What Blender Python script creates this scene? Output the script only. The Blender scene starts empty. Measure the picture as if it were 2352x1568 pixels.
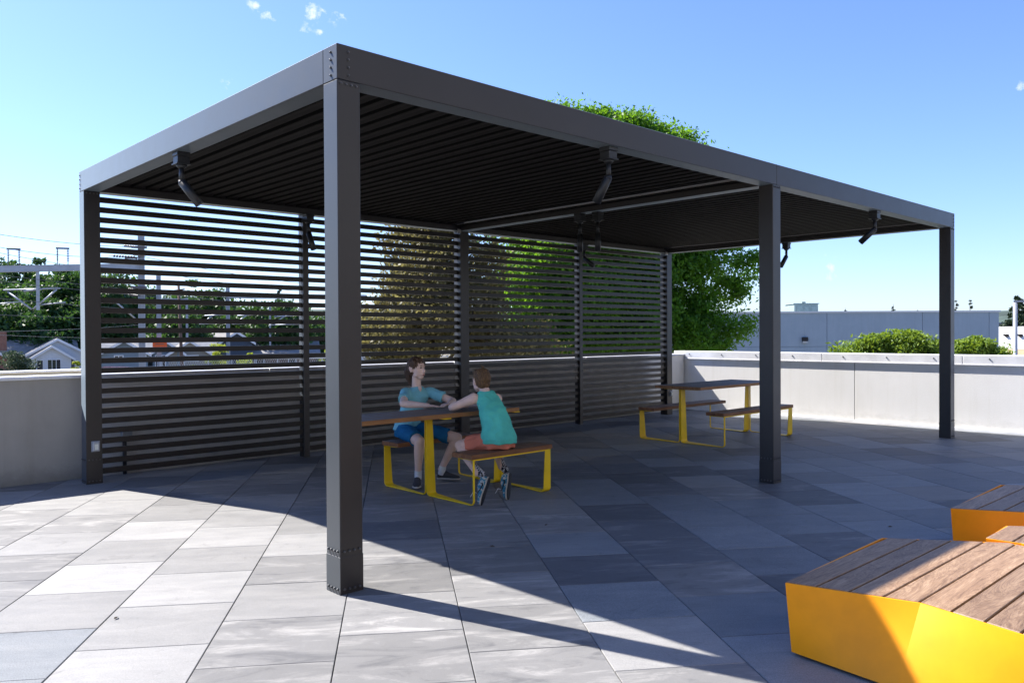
import bpy, bmesh, math, random
import numpy as np
from mathutils import Vector, Matrix, Quaternion

rng = np.random.default_rng(7)
random.seed(7)
SC = bpy.context.scene
COL = SC.collection
V = Vector

# ------------------------------------------------------------------ camera
CAM = V((-2.333, -3.8528, 1.4183))
YAW, PITCH, ROLL = 0.8159, -0.0092, -0.0051
FPX = 1862.15                      # focal length in pixels of a 2352 px wide frame
fw = V((math.cos(YAW) * math.cos(PITCH), math.sin(YAW) * math.cos(PITCH), math.sin(PITCH)))
rt = fw.cross(V((0, 0, 1))).normalized()
up = rt.cross(fw)
rt2 = rt * math.cos(ROLL) + up * math.sin(ROLL)
up2 = -rt * math.sin(ROLL) + up * math.cos(ROLL)
cd = bpy.data.cameras.new('camera')
cam = bpy.data.objects.new('camera', cd)
COL.objects.link(cam)
m = Matrix((rt2, up2, -fw)).transposed().to_4x4()
m.translation = CAM
cam.matrix_world = m
cd.sensor_width = 36.0
cd.lens = FPX / 2352 * 36
cd.clip_start = 0.05
cd.clip_end = 6000
SC.camera = cam

# ------------------------------------------------------------------ sun, sky, exposure
SUNV = V((-0.268, 0.898, 1.0)).normalized()       # towards the sun
SUN_EL = math.asin(SUNV.z)
SUN_AZ = math.atan2(SUNV.x, SUNV.y)              # clockwise from +Y
sd = bpy.data.lights.new('sun', 'SUN')
sd.energy = 5.0
sd.angle = math.radians(0.53)
sd.color = (1.0, 0.95, 0.88)
sun = bpy.data.objects.new('sun', sd)
COL.objects.link(sun)
sun.rotation_euler = SUNV.to_track_quat('Z', 'Y').to_euler()
sun.location = SUNV * 60

world = bpy.data.worlds.new("World")
SC.world = world
world.use_nodes = True
wt = world.node_tree
wt.nodes.clear()
wo = wt.nodes.new('ShaderNodeOutputWorld')
bg = wt.nodes.new('ShaderNodeBackground')
sky = wt.nodes.new('ShaderNodeTexSky')
sky.sky_type = 'NISHITA'
sky.sun_disc = False
sky.sun_elevation = SUN_EL
sky.sun_rotation = SUN_AZ
sky.altitude = 0
sky.air_density = 1.0
sky.dust_density = 0.4
sky.ozone_density = 3.0
bg.inputs['Strength'].default_value = 0.087
# small fair-weather clouds, placed on the sky by direction
tc = wt.nodes.new('ShaderNodeTexCoord')
nrm = wt.nodes.new('ShaderNodeVectorMath'); nrm.operation = 'NORMALIZE'
wt.links.new(tc.outputs['Generated'], nrm.inputs[0])
cn = wt.nodes.new('ShaderNodeTexNoise')
cn.inputs['Scale'].default_value = 62
cn.inputs['Detail'].default_value = 7
cn.inputs['Roughness'].default_value = 0.62
wt.links.new(nrm.outputs[0], cn.inputs['Vector'])

def wm(op, a, b=None, clamp=False):
    n = wt.nodes.new('ShaderNodeMath'); n.operation = op; n.use_clamp = clamp
    for i, x in enumerate((a, b)):
        if x is None: continue
        if isinstance(x, (int, float)): n.inputs[i].default_value = x
        else: wt.links.new(x, n.inputs[i])
    return n.outputs[0]

CLOUDS = [((-0.2434 + 0.0, 0), 0, 0)]
def pdir(px, py):
    return (fw + rt2 * ((px - 1176) / FPX) - up2 * ((py - 784) / FPX)).normalized()
acc = None
for (px, py, r, g) in [(618, 30, .016, 1.0), (588, 17, .014, .9), (716, 24, .022, 1.1), (735, 36, .018, .95),
                       (775, 38, .016, .8), (700, 73, .014, .8), (735, 76, .012, .7), (1908, 616, .022, .8),
                       (2345, 206, .012, .75), (525, 192, .020, .62)]:
    d = pdir(px, py)
    dv = wt.nodes.new('ShaderNodeVectorMath'); dv.operation = 'DISTANCE'
    wt.links.new(nrm.outputs[0], dv.inputs[0])
    dv.inputs[1].default_value = d
    k = wm('DIVIDE', dv.outputs['Value'], r)
    k = wm('MULTIPLY', wm('SUBTRACT', 1.0, k, True), g)
    acc = k if acc is None else wm('MAXIMUM', acc, k)
cl = wm('SUBTRACT', wm('ADD', cn.outputs['Fac'], wm('MULTIPLY', acc, 0.30)), 0.69, True)
cl = wm('MULTIPLY', wm('MULTIPLY', cl, 6.0, True), wm('MULTIPLY', acc, 2.0, True), True)
mixc = wt.nodes.new('ShaderNodeMixRGB')
wt.links.new(cl, mixc.inputs[0])
tint = wt.nodes.new('ShaderNodeMixRGB'); tint.blend_type = 'MULTIPLY'; tint.inputs[0].default_value = 1
tint.inputs[2].default_value = (0.78, 0.875, 1.20, 1)          # cool white balance of the photograph
wt.links.new(sky.outputs[0], tint.inputs[1])
wt.links.new(tint.outputs[0], mixc.inputs[1])
mixc.inputs[2].default_value = (4.6, 5.2, 5.8, 1)
wt.links.new(mixc.outputs[0], bg.inputs['Color'])
wt.links.new(bg.outputs[0], wo.inputs[0])

SC.view_settings.view_transform = 'Standard'
SC.view_settings.look = 'None'
SC.view_settings.gamma = 1.0
SC.view_settings.use_curve_mapping = False
SC.view_settings.exposure = 1.3
SC.cycles.max_bounces = 8
SC.cycles.transparent_max_bounces = 8
SC.cycles.caustics_reflective = False
SC.cycles.use_denoising = True


def at_depth(px, py, depth):
    """the point seen at a pixel of the photograph, so many metres ahead"""
    return CAM + (fw + rt2 * ((px - 1176) / FPX) - up2 * ((py - 784) / FPX)) * depth

# ------------------------------------------------------------------ materials
def lin(r, g, b): return (r, g, b, 1)

class Mat:
    def __init__(s, name, base=(.5, .5, .5), rough=.6, metal=0, spec=.5):
        s.m = bpy.data.materials.new(name); s.m.use_nodes = True
        s.t = s.m.node_tree
        s.b = s.t.nodes['Principled BSDF']
        s.b.inputs['Base Color'].default_value = (*base, 1)
        s.b.inputs['Roughness'].default_value = rough
        s.b.inputs['Metallic'].default_value = metal
        s.b.inputs['Specular IOR Level'].default_value = spec
    def n(s, ty, **kw):
        n = s.t.nodes.new(ty)
        for k, v in kw.items(): setattr(n, k, v)
        return n
    def l(s, a, b): s.t.links.new(a, b)
    def pos(s, scale=(1, 1, 1), obj=False, rnd=False, rot=(0, 0, 0)):
        g = s.n('ShaderNodeTexCoord').outputs['Object'] if obj else s.n('ShaderNodeNewGeometry').outputs['Position']
        mp = s.n('ShaderNodeMapping'); mp.inputs['Scale'].default_value = scale
        mp.inputs['Rotation'].default_value = rot
        s.l(g, mp.inputs['Vector'])
        o = mp.outputs[0]
        if rnd:
            a = s.n('ShaderNodeVectorMath', operation='ADD')
            c = s.n('ShaderNodeVectorMath', operation='SCALE')
            cx = s.n('ShaderNodeCombineXYZ')
            for i in range(3): s.l(s.rand(), cx.inputs[i])
            s.l(cx.outputs[0], c.inputs[0]); c.inputs['Scale'].default_value = 37.0
            s.l(o, a.inputs[0]); s.l(c.outputs[0], a.inputs[1]); o = a.outputs[0]
        return o
    _r = None
    def rand(s):
        if s._r is None:
            a = s.n('ShaderNodeObjectInfo').outputs['Random']
            b = s.n('ShaderNodeNewGeometry').outputs['Random Per Island']
            k = s.math('ADD', a, b)
            s._r = s.math('FRACT', k)
        return s._r
    def math(s, op, a, b=None, clamp=False):
        n = s.n('ShaderNodeMath', operation=op); n.use_clamp = clamp
        for i, x in enumerate((a, b)):
            if x is None: continue
            if isinstance(x, (int, float)): n.inputs[i].default_value = x
            else: s.l(x, n.inputs[i])
        return n.outputs[0]
    def noise(s, vec, scale, detail=5, rough=.55, dist=0):
        n = s.n('ShaderNodeTexNoise')
        n.inputs['Scale'].default_value = scale; n.inputs['Detail'].default_value = detail
        n.inputs['Roughness'].default_value = rough; n.inputs['Distortion'].default_value = dist
        s.l(vec, n.inputs['Vector']); return n.outputs['Fac']
    def ramp(s, fac, stops):
        r = s.n('ShaderNodeValToRGB'); e = r.color_ramp.elements
        while len(e) > 1: e.remove(e[0])
        e[0].position = stops[0][0]; e[0].color = (*stops[0][1], 1)
        for p, c in stops[1:]:
            x = e.new(p); x.color = (*c, 1)
        s.l(fac, r.inputs[0]); return r.outputs['Color']
    def mix(s, fac, a, b, mode='MIX'):
        n = s.n('ShaderNodeMixRGB', blend_type=mode)
        for i, x in enumerate((fac, a, b)):
            if isinstance(x, (int, float)): n.inputs[i].default_value = x
            elif isinstance(x, tuple): n.inputs[i].default_value = (*x, 1)
            else: s.l(x, n.inputs[i])
        return n.outputs[0]
    def color(s, c): s.l(c, s.b.inputs['Base Color']); return s
    def rough(s, fac, lo, hi):
        n = s.n('ShaderNodeMapRange'); n.inputs['To Min'].default_value = lo; n.inputs['To Max'].default_value = hi
        s.l(fac, n.inputs['Value']); s.l(n.outputs[0], s.b.inputs['Roughness']); return s
    def bump(s, h, strength=.3, dist=.01):
        b = s.n('ShaderNodeBump'); b.inputs['Strength'].default_value = strength
        b.inputs['Distance'].default_value = dist
        s.l(h, b.inputs['Height']); s.l(b.outputs[0], s.b.inputs['Normal']); return s

def simple(name, base, rough=.6, metal=0, spec=.5, var=.12, scale=8, bump=0, bscale=60):
    M = Mat(name, base, rough, metal, spec)
    p = M.pos()
    f = M.noise(p, scale, 4)
    d = tuple(max(0, c * (1 - var * 1.6)) for c in base); h = tuple(min(1, c * (1 + var)) for c in base)
    M.color(M.ramp(f, [(.25, d), (.75, h)]))
    if bump: M.bump(M.noise(p, bscale, 4), bump, .01)
    return M.m

def mk_tile(name, lo, mid, hi, streak, speck, tint=.20):
    M = Mat(name, mid, .5, 0, .32)
    a = math.radians(-35)
    p = M.pos(rnd=True, rot=(0, 0, -a))
    ps = M.n('ShaderNodeMapping'); ps.inputs['Scale'].default_value = (1.0, 3.4, 1)
    M.l(p, ps.inputs['Vector'])
    blot = M.noise(ps.outputs[0], 2.1, 8, .70, .8)
    fine = M.noise(p, 160, 3, .8)
    c = M.ramp(blot, [(.34, lo), (.45, mid), (.52, mid), (.66, hi)]) if streak else \
        M.ramp(blot, [(.3, lo), (.5, mid), (.75, hi)])
    v = M.n('ShaderNodeMapRange'); v.inputs['To Min'].default_value = 1 - speck; v.inputs['To Max'].default_value = 1 + speck
    v.inputs['From Min'].default_value = .3; v.inputs['From Max'].default_value = .7
    M.l(fine, v.inputs['Value'])
    w = M.n('ShaderNodeMapRange'); w.inputs['To Min'].default_value = 1 - tint; w.inputs['To Max'].default_value = 1 + tint
    M.l(M.rand(), w.inputs['Value'])
    k = M.math('MULTIPLY', v.outputs[0], w.outputs[0])
    big = M.noise(M.pos(), .9, 3)
    b2 = M.n('ShaderNodeMapRange'); b2.inputs['To Min'].default_value = .88; b2.inputs['To Max'].default_value = 1.1
    M.l(big, b2.inputs['Value'])
    k = M.math('MULTIPLY', k, b2.outputs[0])
    st = M.ramp(M.noise(M.pos(), 5.5, 8, .72, .8), [(.30, (.72,) * 3), (.40, (.95,) * 3), (.62, (1,) * 3), (.74, (1.12,) * 3)])
    cx = M.n('ShaderNodeCombineXYZ')
    for i in range(3): M.l(k, cx.inputs[i])
    c = M.mix(1.0, c, st, 'MULTIPLY')
    M.color(M.mix(1.0, c, cx.outputs[0], 'MULTIPLY'))
    M.rough(blot, .48, .68)
    M.bump(fine, .25, .002)
    return M.m

def mk_wood(name, dark, mid, light, along='X', gscale=1.0, rough=.55, swirl=1.2):
    M = Mat(name, mid, rough, 0, .35)
    sc = {'X': (1.2, 9, 9), 'Y': (9, 1.2, 9)}[along]
    p = M.pos(scale=tuple(x * gscale for x in sc), rnd=True)
    n1 = M.noise(p, 1.6, 6, .6, swirl)
    w = M.n('ShaderNodeMath', operation='MULTIPLY'); M.l(n1, w.inputs[0]); w.inputs[1].default_value = 13
    rings = M.math('FRACT', w.outputs[0])
    rings = M.math('ABSOLUTE', M.math('SUBTRACT', rings, .5))
    n2 = M.noise(p, 9, 5, .7)
    f = M.math('ADD', M.math('MULTIPLY', rings, .55), M.math('MULTIPLY', n1, .55))
    f = M.math('ADD', f, M.math('MULTIPLY', M.math('SUBTRACT', n2, .5), .55))
    c = M.ramp(f, [(.15, dark), (.42, mid), (.72, light)])
    r = M.n('ShaderNodeMapRange'); r.inputs['To Min'].default_value = .75; r.inputs['To Max'].default_value = 1.2
    M.l(M.rand(), r.inputs['Value'])
    cx = M.n('ShaderNodeCombineXYZ')
    for i in range(3): M.l(r.outputs[0], cx.inputs[i])
    M.color(M.mix(1.0, c, cx.outputs[0], 'MULTIPLY'))
    M.bump(n2, .25, .003)
    return M.m

def mk_leaf(name, dark, light, trans=.35, tcol=None):
    M = Mat(name, dark, .55, 0, .35)
    p = M.pos()
    a = M.noise(p, .9, 3)
    r = M.n('ShaderNodeNewGeometry').outputs['Random Per Island']
    f = M.math('ADD', M.math('MULTIPLY', a, .55), M.math('MULTIPLY', r, .5))
    c = M.ramp(f, [(.25, dark), (.8, light)])
    M.color(c)
    tr = M.n('ShaderNodeBsdfTranslucent')
    if tcol: tr.inputs['Color'].default_value = (*tcol, 1)
    else: M.l(c, tr.inputs['Color'])
    mx = M.n('ShaderNodeMixShader'); mx.inputs[0].default_value = trans
    M.l(M.b.outputs[0], mx.inputs[1]); M.l(tr.outputs[0], mx.inputs[2])
    M.l(mx.outputs[0], M.t.nodes['Material Output'].inputs['Surface'])
    return M.m

def mk_coat(name, base, metal, rough, spec=.5, sheen=0):
    M = Mat(name, base, rough, metal, spec)
    p = M.pos()
    f = M.noise(p, 3.0, 5, .6)
    d = tuple(c * .88 for c in base); h = tuple(c * 1.12 for c in base)
    M.color(M.ramp(f, [(.3, d), (.7, h)]))
    M.rough(M.noise(p, 6, 4), rough - .05, rough + .08)
    M.bump(M.noise(p, 900, 2), .05, .001)
    if sheen:
        M.b.inputs['Sheen Weight'].default_value = sheen; M.b.inputs['Sheen Roughness'].default_value = .35
        M.b.inputs['Sheen Tint'].default_value = (.62, .80, 1, 1)
    return M.m

def mk_stucco(name, lo, hi, bscale=70, bs=.5, stain=.12):
    M = Mat(name, hi, .9, 0, .2)
    p = M.pos()
    a = M.noise(p, 1.3, 6, .62, .3)
    ps = M.pos(scale=(1.0, 1.0, .28))
    b = M.noise(ps, 2.4, 5, .6)
    f = M.math('ADD', M.math('MULTIPLY', a, .6), M.math('MULTIPLY', b, .4))
    zc = M.n('ShaderNodeSeparateXYZ'); M.l(M.n('ShaderNodeNewGeometry').outputs['Position'], zc.inputs[0])
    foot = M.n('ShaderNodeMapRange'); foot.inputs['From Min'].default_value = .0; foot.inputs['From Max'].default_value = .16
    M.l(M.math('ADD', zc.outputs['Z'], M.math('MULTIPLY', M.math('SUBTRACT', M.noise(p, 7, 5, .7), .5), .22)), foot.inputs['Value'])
    drip = M.noise(M.pos(scale=(9, 9, .5)), 1.0, 5, .6)
    dk_ = M.ramp(drip, [(.30, (.955, .95, .935)), (.48, (1, 1, 1))])
    base = M.mix(1.0, M.ramp(f, [(.3, lo), (.62, hi)]), dk_, 'MULTIPLY')
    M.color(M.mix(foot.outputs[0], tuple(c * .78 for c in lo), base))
    M.bump(M.noise(p, bscale, 5, .65), bs, .008)
    return M.m

def mk_brick(name):
    M = Mat(name, (.3, .12, .08), .85)
    f = M.noise(M.pos(), 3, 4)
    M.color(M.ramp(f, [(.3, (.22, .09, .06)), (.7, (.36, .17, .12))]))
    return M.m

MT = dict(
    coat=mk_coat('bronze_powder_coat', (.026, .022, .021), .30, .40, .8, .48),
    coat_in=mk_coat('bronze_powder_coat_matt_shaded', (.015, .0135, .013), 0, .7, .12),  # same bronze coat, darkened for the shade under the roof
    gap_shade=simple('black_gap_shade', (.004, .004, .004), .9, spec=.1, var=0),  # black stands in for the shade in the gaps between roof blades
    coat_s=mk_coat('dark_brown_slat_coat', (.014, .011, .0105), .1, .36, .5),
    lamp=mk_coat('dark_lamp_metal', (.03, .032, .035), .3, .4),
    gutter=mk_coat('gutter_aluminium', (.30, .29, .28), .5, .35),
    screw=mk_coat('screw_steel', (.13, .13, .135), .8, .4),
    yellow=mk_coat('yellow_steel_paint', (.92, .62, .008), 0, .42),
    orange=mk_coat('amber_yellow_steel_paint', (.94, .335, .001), 0, .5, .3),
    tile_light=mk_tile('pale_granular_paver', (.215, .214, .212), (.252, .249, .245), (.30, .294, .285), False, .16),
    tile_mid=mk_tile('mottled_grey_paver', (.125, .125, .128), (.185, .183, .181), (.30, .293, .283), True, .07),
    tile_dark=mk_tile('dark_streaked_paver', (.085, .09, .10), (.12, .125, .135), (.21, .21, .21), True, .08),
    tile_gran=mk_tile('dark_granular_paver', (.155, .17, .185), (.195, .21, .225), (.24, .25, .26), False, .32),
    joint=simple('joint_shadow_bed', (.03, .03, .03), .95),
    stucco=mk_stucco('beige_smooth_stucco', (.34, .325, .29), (.44, .42, .38), 30, .15),
    stucco_lift=mk_stucco('smooth_stucco_shade_lift', (.74, .71, .66), (.84, .82, .78), 30, .12),  # parapet stucco with brightness put into its colour, for behind the slats
    stucco2=mk_stucco('olive_beige_stucco', (.36, .34, .27), (.44, .41, .34), 40, .2),
    stuccow=mk_stucco('white_rough_stucco', (.80, .785, .75), (.87, .855, .83), 65, .28),
    coping=mk_coat('white_metal_coping', (.80, .80, .82), .0, .35),
    wood_t=mk_wood('table_wood', (.075, .040, .024), (.15, .085, .052), (.26, .155, .095), 'X'),
    wood_w=mk_wood('weathered_top_wood', (.10, .075, .06), (.165, .13, .11), (.25, .20, .17), 'X', 1.0, .5),
    wood_b=mk_wood('bench_ipe_wood', (.12, .068, .036), (.25, .155, .09), (.42, .29, .185), 'X', .5, .5, 3.2),
    leaf_g=mk_leaf('green_leaf', (.022, .085, .010), (.11, .27, .022), .40, (.22, .44, .02)),
    leaf_b=mk_leaf('bronze_leaf', (.05, .05, .02), (.23, .20, .085), .32, (.30, .27, .09)),
    leaf_f=mk_leaf('far_green_leaf', (.014, .048, .018), (.06, .13, .03), .22, (.10, .22, .03)),
    leaf_d=mk_leaf('dark_conifer_needle', (.012, .032, .014), (.045, .075, .028), .15),
    leaf_y=mk_leaf('lime_leaf', (.14, .22, .02), (.36, .44, .05), .35, (.45, .5, .03)),
    leaf_s=mk_leaf('shrub_leaf', (.07, .15, .02), (.24, .34, .05), .35, (.3, .42, .03)),
    leaf_o=mk_leaf('grey_green_leaf', (.03, .06, .03), (.12, .16, .08), .25),
    bark=simple('bark', (.09, .07, .055), .95, bump=.5, bscale=20),
    skin=simple('skin', (.80, .56, .46), .5, spec=.35, var=.07, scale=14),
    lips=simple('lips', (.42, .14, .12), .45),
    eye=simple('eye_dark', (.03, .03, .035), .2, var=0),
    brow=simple('eyebrow', (.13, .075, .045), .8),
    hair1=None, hair2=None,
    shirt1=simple('teal_jersey', (.22, .54, .62), .85, spec=.15, bump=.25, bscale=14),
    shirt2=simple('aqua_green_jersey', (.11, .60, .49), .8, spec=.2, bump=.25, bscale=12),
    shorts1=simple('blue_cotton', (.018, .15, .31), .85, spec=.15, bump=.25, bscale=18),
    shorts2=simple('coral_cotton', (.70, .22, .14), .85, spec=.15, bump=.35, bscale=18),
    white=simple('white_cloth', (.7, .7, .7), .8),
    shoe_d=simple('charcoal_shoe_mesh', (.045, .045, .05), .8),
    shoe_sole=simple('pale_shoe_sole', (.5, .47, .42), .7),
    shoe_b=simple('blue_shoe_leather', (.05, .26, .34), .5),
    shoe_c=simple('cream_shoe_sole', (.68, .60, .47), .6),
    black=simple('black_rubber', (.012, .012, .014), .7),
    glass=Mat('window_glass', (.03, .04, .05), .06, 0, .8).m,
    housew=simple('white_house_siding', (.70, .71, .72), .8, var=.05),
    houseb=simple('slate_blue_siding', (.20, .25, .29), .8, var=.06),
    housed=simple('dark_blue_siding', (.07, .09, .12), .8, var=.06),
    roof=simple('grey_shingle', (.27, .26, .25), .95, var=.2, scale=2, bump=.4, bscale=6),
    roof2=simple('dark_shingle', (.17, .18, .20), .95, var=.2, scale=2),
    trim=simple('white_trim', (.78, .78, .78), .6, var=.03),
    brick=mk_brick('chimney_brick'),
    mortar=simple('chimney_mortar', (.35, .32, .28), .9),
    galv=mk_coat('galvanised_steel', (.36, .39, .44), .35, .45),
    wire=simple('wire_grey', (.10, .11, .12), .6),
    wood_pole=simple('weathered_pole_wood', (.16, .10, .075), .9),
    insul=simple('brown_porcelain', (.10, .09, .10), .4),
    bld=mk_stucco('pale_concrete_panel', (.30, .37, .43), (.35, .42, .48), 20, .08),
    bldt=simple('roof_edge_trim', (.62, .64, .66), .5, var=.03),
    bldw=simple('sunlit_white_render', (.82, .82, .80), .8, var=.03),
    tan=simple('tan_base_render', (.55, .40, .25), .9, var=.05),
    hvac=simple('rooftop_unit_paint', (.30, .36, .33), .6),
    dirt=simple('dry_ground', (.20, .18, .13), 1, var=.3, scale=.2),
    asphalt=simple('asphalt', (.055, .055, .058), .95, var=.2, scale=2),
    hill=simple('distant_hill_scrub', (.06, .09, .07), 1, var=.3, scale=.01),
    orange_s=simple('orange_sign_sheet', (.85, .12, .02), .6, var=.02),
    car=mk_coat('maroon_car_paint', (.08, .01, .015), .2, .25),
    concrete=simple('deck_concrete', (.35, .34, .32), .9),
    roofing=simple('roof_membrane', (.45, .45, .44), .9),
    panel=simple('pale_wall_panel', (.55, .53, .49), .8),
    fencem=simple('galvanised_mesh', (.5, .52, .55), .5),
    plastic=Mat('clear_cover_plastic', (.45, .47, .49), .15, 0, .6).m,
    outlet=simple('pale_outlet', (.75, .78, .72), .4, var=.02),
)
def mk_hair(name, a, b, c):
    M = Mat(name, b, .55, 0, .4)
    p = M.pos(scale=(60, 60, 9), obj=True)
    n = M.noise(p, 1.6, 4, .6, .4)
    M.color(M.ramp(n, [(.3, a), (.5, b), (.72, c)]))
    M.bump(n, .8, .01)
    return M.m
MT['hair1'] = mk_hair('brown_hair', (.035, .018, .01), (.075, .04, .022), (.17, .09, .045))
MT['hair2'] = mk_hair('sandy_brown_hair', (.06, .032, .016), (.13, .072, .032), (.30, .17, .07))

# ------------------------------------------------------------------ mesh helpers
class MB:
    def __init__(s): s.v = []; s.f = []; s.sm = []
    def add(s, vs, fs, smooth=False):
        o = len(s.v); s.v += [tuple(x) for x in vs]
        s.f += [tuple(i + o for i in f) for f in fs]; s.sm += [smooth] * len(fs); return s
    def box(s, lo, hi):
        (a, b, c), (d, e, f) = lo, hi
        vs = [(a, b, c), (d, b, c), (d, e, c), (a, e, c), (a, b, f), (d, b, f), (d, e, f), (a, e, f)]
        return s.add(vs, [(0, 3, 2, 1), (4, 5, 6, 7), (0, 1, 5, 4), (1, 2, 6, 5), (2, 3, 7, 6), (3, 0, 4, 7)])
    def bar(s, p0, p1, w, h, upv=(0, 0, 1)):
        p0, p1 = V(p0), V(p1); d = (p1 - p0).normalized(); upv = V(upv)
        sx = d.cross(upv)
        if sx.length < 1e-4: sx = d.cross(V((1, 0, 0)))
        sx.normalize(); uz = sx.cross(d)
        vs = [p + sx * (a * w / 2) + uz * (b * h / 2) for p in (p0, p1) for a, b in ((-1, -1), (1, -1), (1, 1), (-1, 1))]
        return s.add(vs, [(3, 2, 1, 0), (4, 5, 6, 7), (0, 1, 5, 4), (1, 2, 6, 5), (2, 3, 7, 6), (3, 0, 4, 7)])
    def tube(s, p0, p1, r0, r1=None, n=12, caps=True):
        r1 = r0 if r1 is None else r1
        p0, p1 = V(p0), V(p1); d = (p1 - p0).normalized()
        a = d.orthogonal().normalized(); b = d.cross(a)
        vs = []
        for p, r in ((p0, r0), (p1, r1)):
            for i in range(n):
                t = 2 * math.pi * i / n; vs.append(p + a * (math.cos(t) * r) + b * (math.sin(t) * r))
        s.add(vs, [(i, (i + 1) % n, n + (i + 1) % n, n + i) for i in range(n)], True)
        if caps:
            o = len(s.v) - 2 * n
            s.f += [tuple(o + i for i in reversed(range(n))), tuple(o + n + i for i in range(n))]; s.sm += [False, False]
        return s
    def path(s, pts, r, n=6):
        for a, b in zip(pts, pts[1:]): s.tube(a, b, r, r, n, True)
        return s
    def prism(s, poly, axis, a, b):
        """extrude a 2-D polygon (ccw) along an axis from a to b"""
        def P(u, v, w): return {'x': (w, u, v), 'y': (v, w, u), 'z': (u, v, w)}[axis]
        n = len(poly)
        vs = [P(u, v, a) for u, v in poly] + [P(u, v, b) for u, v in poly]
        return s.add(vs, [tuple(reversed(range(n))), tuple(range(n, 2 * n))] + [(i, (i + 1) % n, n + (i + 1) % n, n + i) for i in range(n)])
    def loft(s, rings, n=24, smooth=True):
        """rings of (centre, half axis a, half axis b)"""
        vs = []
        for c, a, b in rings:
            c, a, b = V(c), V(a), V(b)
            for i in range(n):
                t = 2 * math.pi * i / n; vs.append(c + a * math.cos(t) + b * math.sin(t))
        k = len(rings)
        fs = [(j * n + i, j * n + (i + 1) % n, (j + 1) * n + (i + 1) % n, (j + 1) * n + i) for j in range(k - 1) for i in range(n)]
        s.add(vs, fs, smooth)
        o = len(s.v) - k * n
        s.f += [tuple(o + i for i in reversed(range(n))), tuple(o + (k - 1) * n + i for i in range(n))]; s.sm += [False, False]
        return s
    def ell(s, c, ax, n=20, m_=12):
        """ellipsoid, ax = three half axis vectors"""
        c = V(c); A = [V(x) for x in ax]
        vs = [c + A[2]]
        for j in range(1, m_):
            ph = math.pi * j / m_
            for i in range(n):
                t = 2 * math.pi * i / n
                vs.append(c + A[0] * (math.sin(ph) * math.cos(t)) + A[1] * (math.sin(ph) * math.sin(t)) + A[2] * math.cos(ph))
        vs.append(c - A[2]); L = len(vs) - 1
        fs = [(0, 1 + i, 1 + (i + 1) % n) for i in range(n)]
        for j in range(m_ - 2):
            for i in range(n):
                a = 1 + j * n + i; b = 1 + j * n + (i + 1) % n
                fs.append((a, a + n, b + n, b))
        fs += [(L, L - n + (i + 1) % n, L - n + i) for i in range(n)]
        return s.add(vs, fs, True)
    def cap(s, p0, r0, p1, r1):
        p0, p1 = V(p0), V(p1)
        for p, r in ((p0, r0), (p1, r1)): s.ell(p, ((r, 0, 0), (0, r, 0), (0, 0, r)), 16, 10)
        return s.tube(p0, p1, r0, r1, 16)
    def mesh(s, name, off=(0, 0, 0), bevel=0, fix=False):
        me = bpy.data.meshes.new(name)
        ox, oy, oz = off
        me.from_pydata([(x - ox, y - oy, z - oz) for x, y, z in s.v], [], s.f)
        me.polygons.foreach_set('use_smooth', s.sm)
        if bevel or fix:
            bm = bmesh.new(); bm.from_mesh(me)
            bmesh.ops.recalc_face_normals(bm, faces=bm.faces)
            if bevel:
                es = [e for e in bm.edges if len(e.link_faces) == 2 and e.calc_face_angle(0) > .6]
                bmesh.ops.bevel(bm, geom=es, offset=bevel, segments=1, affect='EDGES', clamp_overlap=True)
            bm.to_mesh(me); bm.free()
        me.update()
        return me
    def build(s, name, mat, parent=None, bevel=0, fix=True, off=None):
        if off is None: off = wloc(parent) if parent else (0, 0, 0)
        me = s.mesh(name, off, bevel, fix)
        me.materials.append(MT[mat] if isinstance(mat, str) else mat)
        return link(name, me, parent)

def wloc(o):
    l = V((0, 0, 0))
    while o: l += o.location; o = o.parent
    return l
def link(name, me, parent=None):
    o = bpy.data.objects.new(name, me); COL.objects.link(o)
    if parent: o.parent = parent
    return o
def tag(o, label=None, cat=None, group=None, kind=None):
    if label: o['label'] = label
    if cat: o['category'] = cat
    if group: o['group'] = group
    if kind: o['kind'] = kind
    return o
def thing(name, loc, label, cat, group=None):
    o = bpy.data.objects.new(name, None); COL.objects.link(o); o.location = loc
    o.empty_display_size = .1
    return tag(o, label, cat, group)
def struct(name, mb, mat, **kw):
    return tag(mb.build(name, mat, **kw), kind='structure')

# ================================================================== SETTING
GZ = -3.75
g = MB().add([(-600, -900, GZ), (1500, -900, GZ), (1500, 1500, GZ), (-600, 1500, GZ)], [(0, 1, 2, 3)])
struct('ground', g, 'dirt', fix=False)
# railway land / road strip beyond the outer wall
rd = MB().add([(-60, 60, GZ + .02), (90, 44, GZ + .02), (92, 52, GZ + .02), (-60, 69, GZ + .02)], [(0, 1, 2, 3)])
struct('road', rd, 'asphalt', fix=False)
hb = MB()
for i, (px, h, w) in enumerate([(200, 60, 700), (900, 75, 900), (1700, 55, 800), (2500, 70, 900)]):
    c = at_depth(px, 780, 2400)
    n = 24
    ring = [(c.x + math.cos(2 * math.pi * k / n) * w, c.y + math.sin(2 * math.pi * k / n) * w * .5, GZ) for k in range(n)]
    ring2 = [(c.x + math.cos(2 * math.pi * k / n) * w * .55, c.y + math.sin(2 * math.pi * k / n) * w * .25, h * (.7 + .2 * math.sin(k * 1.7))) for k in range(n)]
    hb.add(ring + ring2 + [(c.x, c.y, h)], [(k, (k + 1) % n, n + (k + 1) % n, n + k) for k in range(n)] + [(n + k, n + (k + 1) % n, 2 * n) for k in range(n)])
struct('hills', hb, 'hill')

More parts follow.
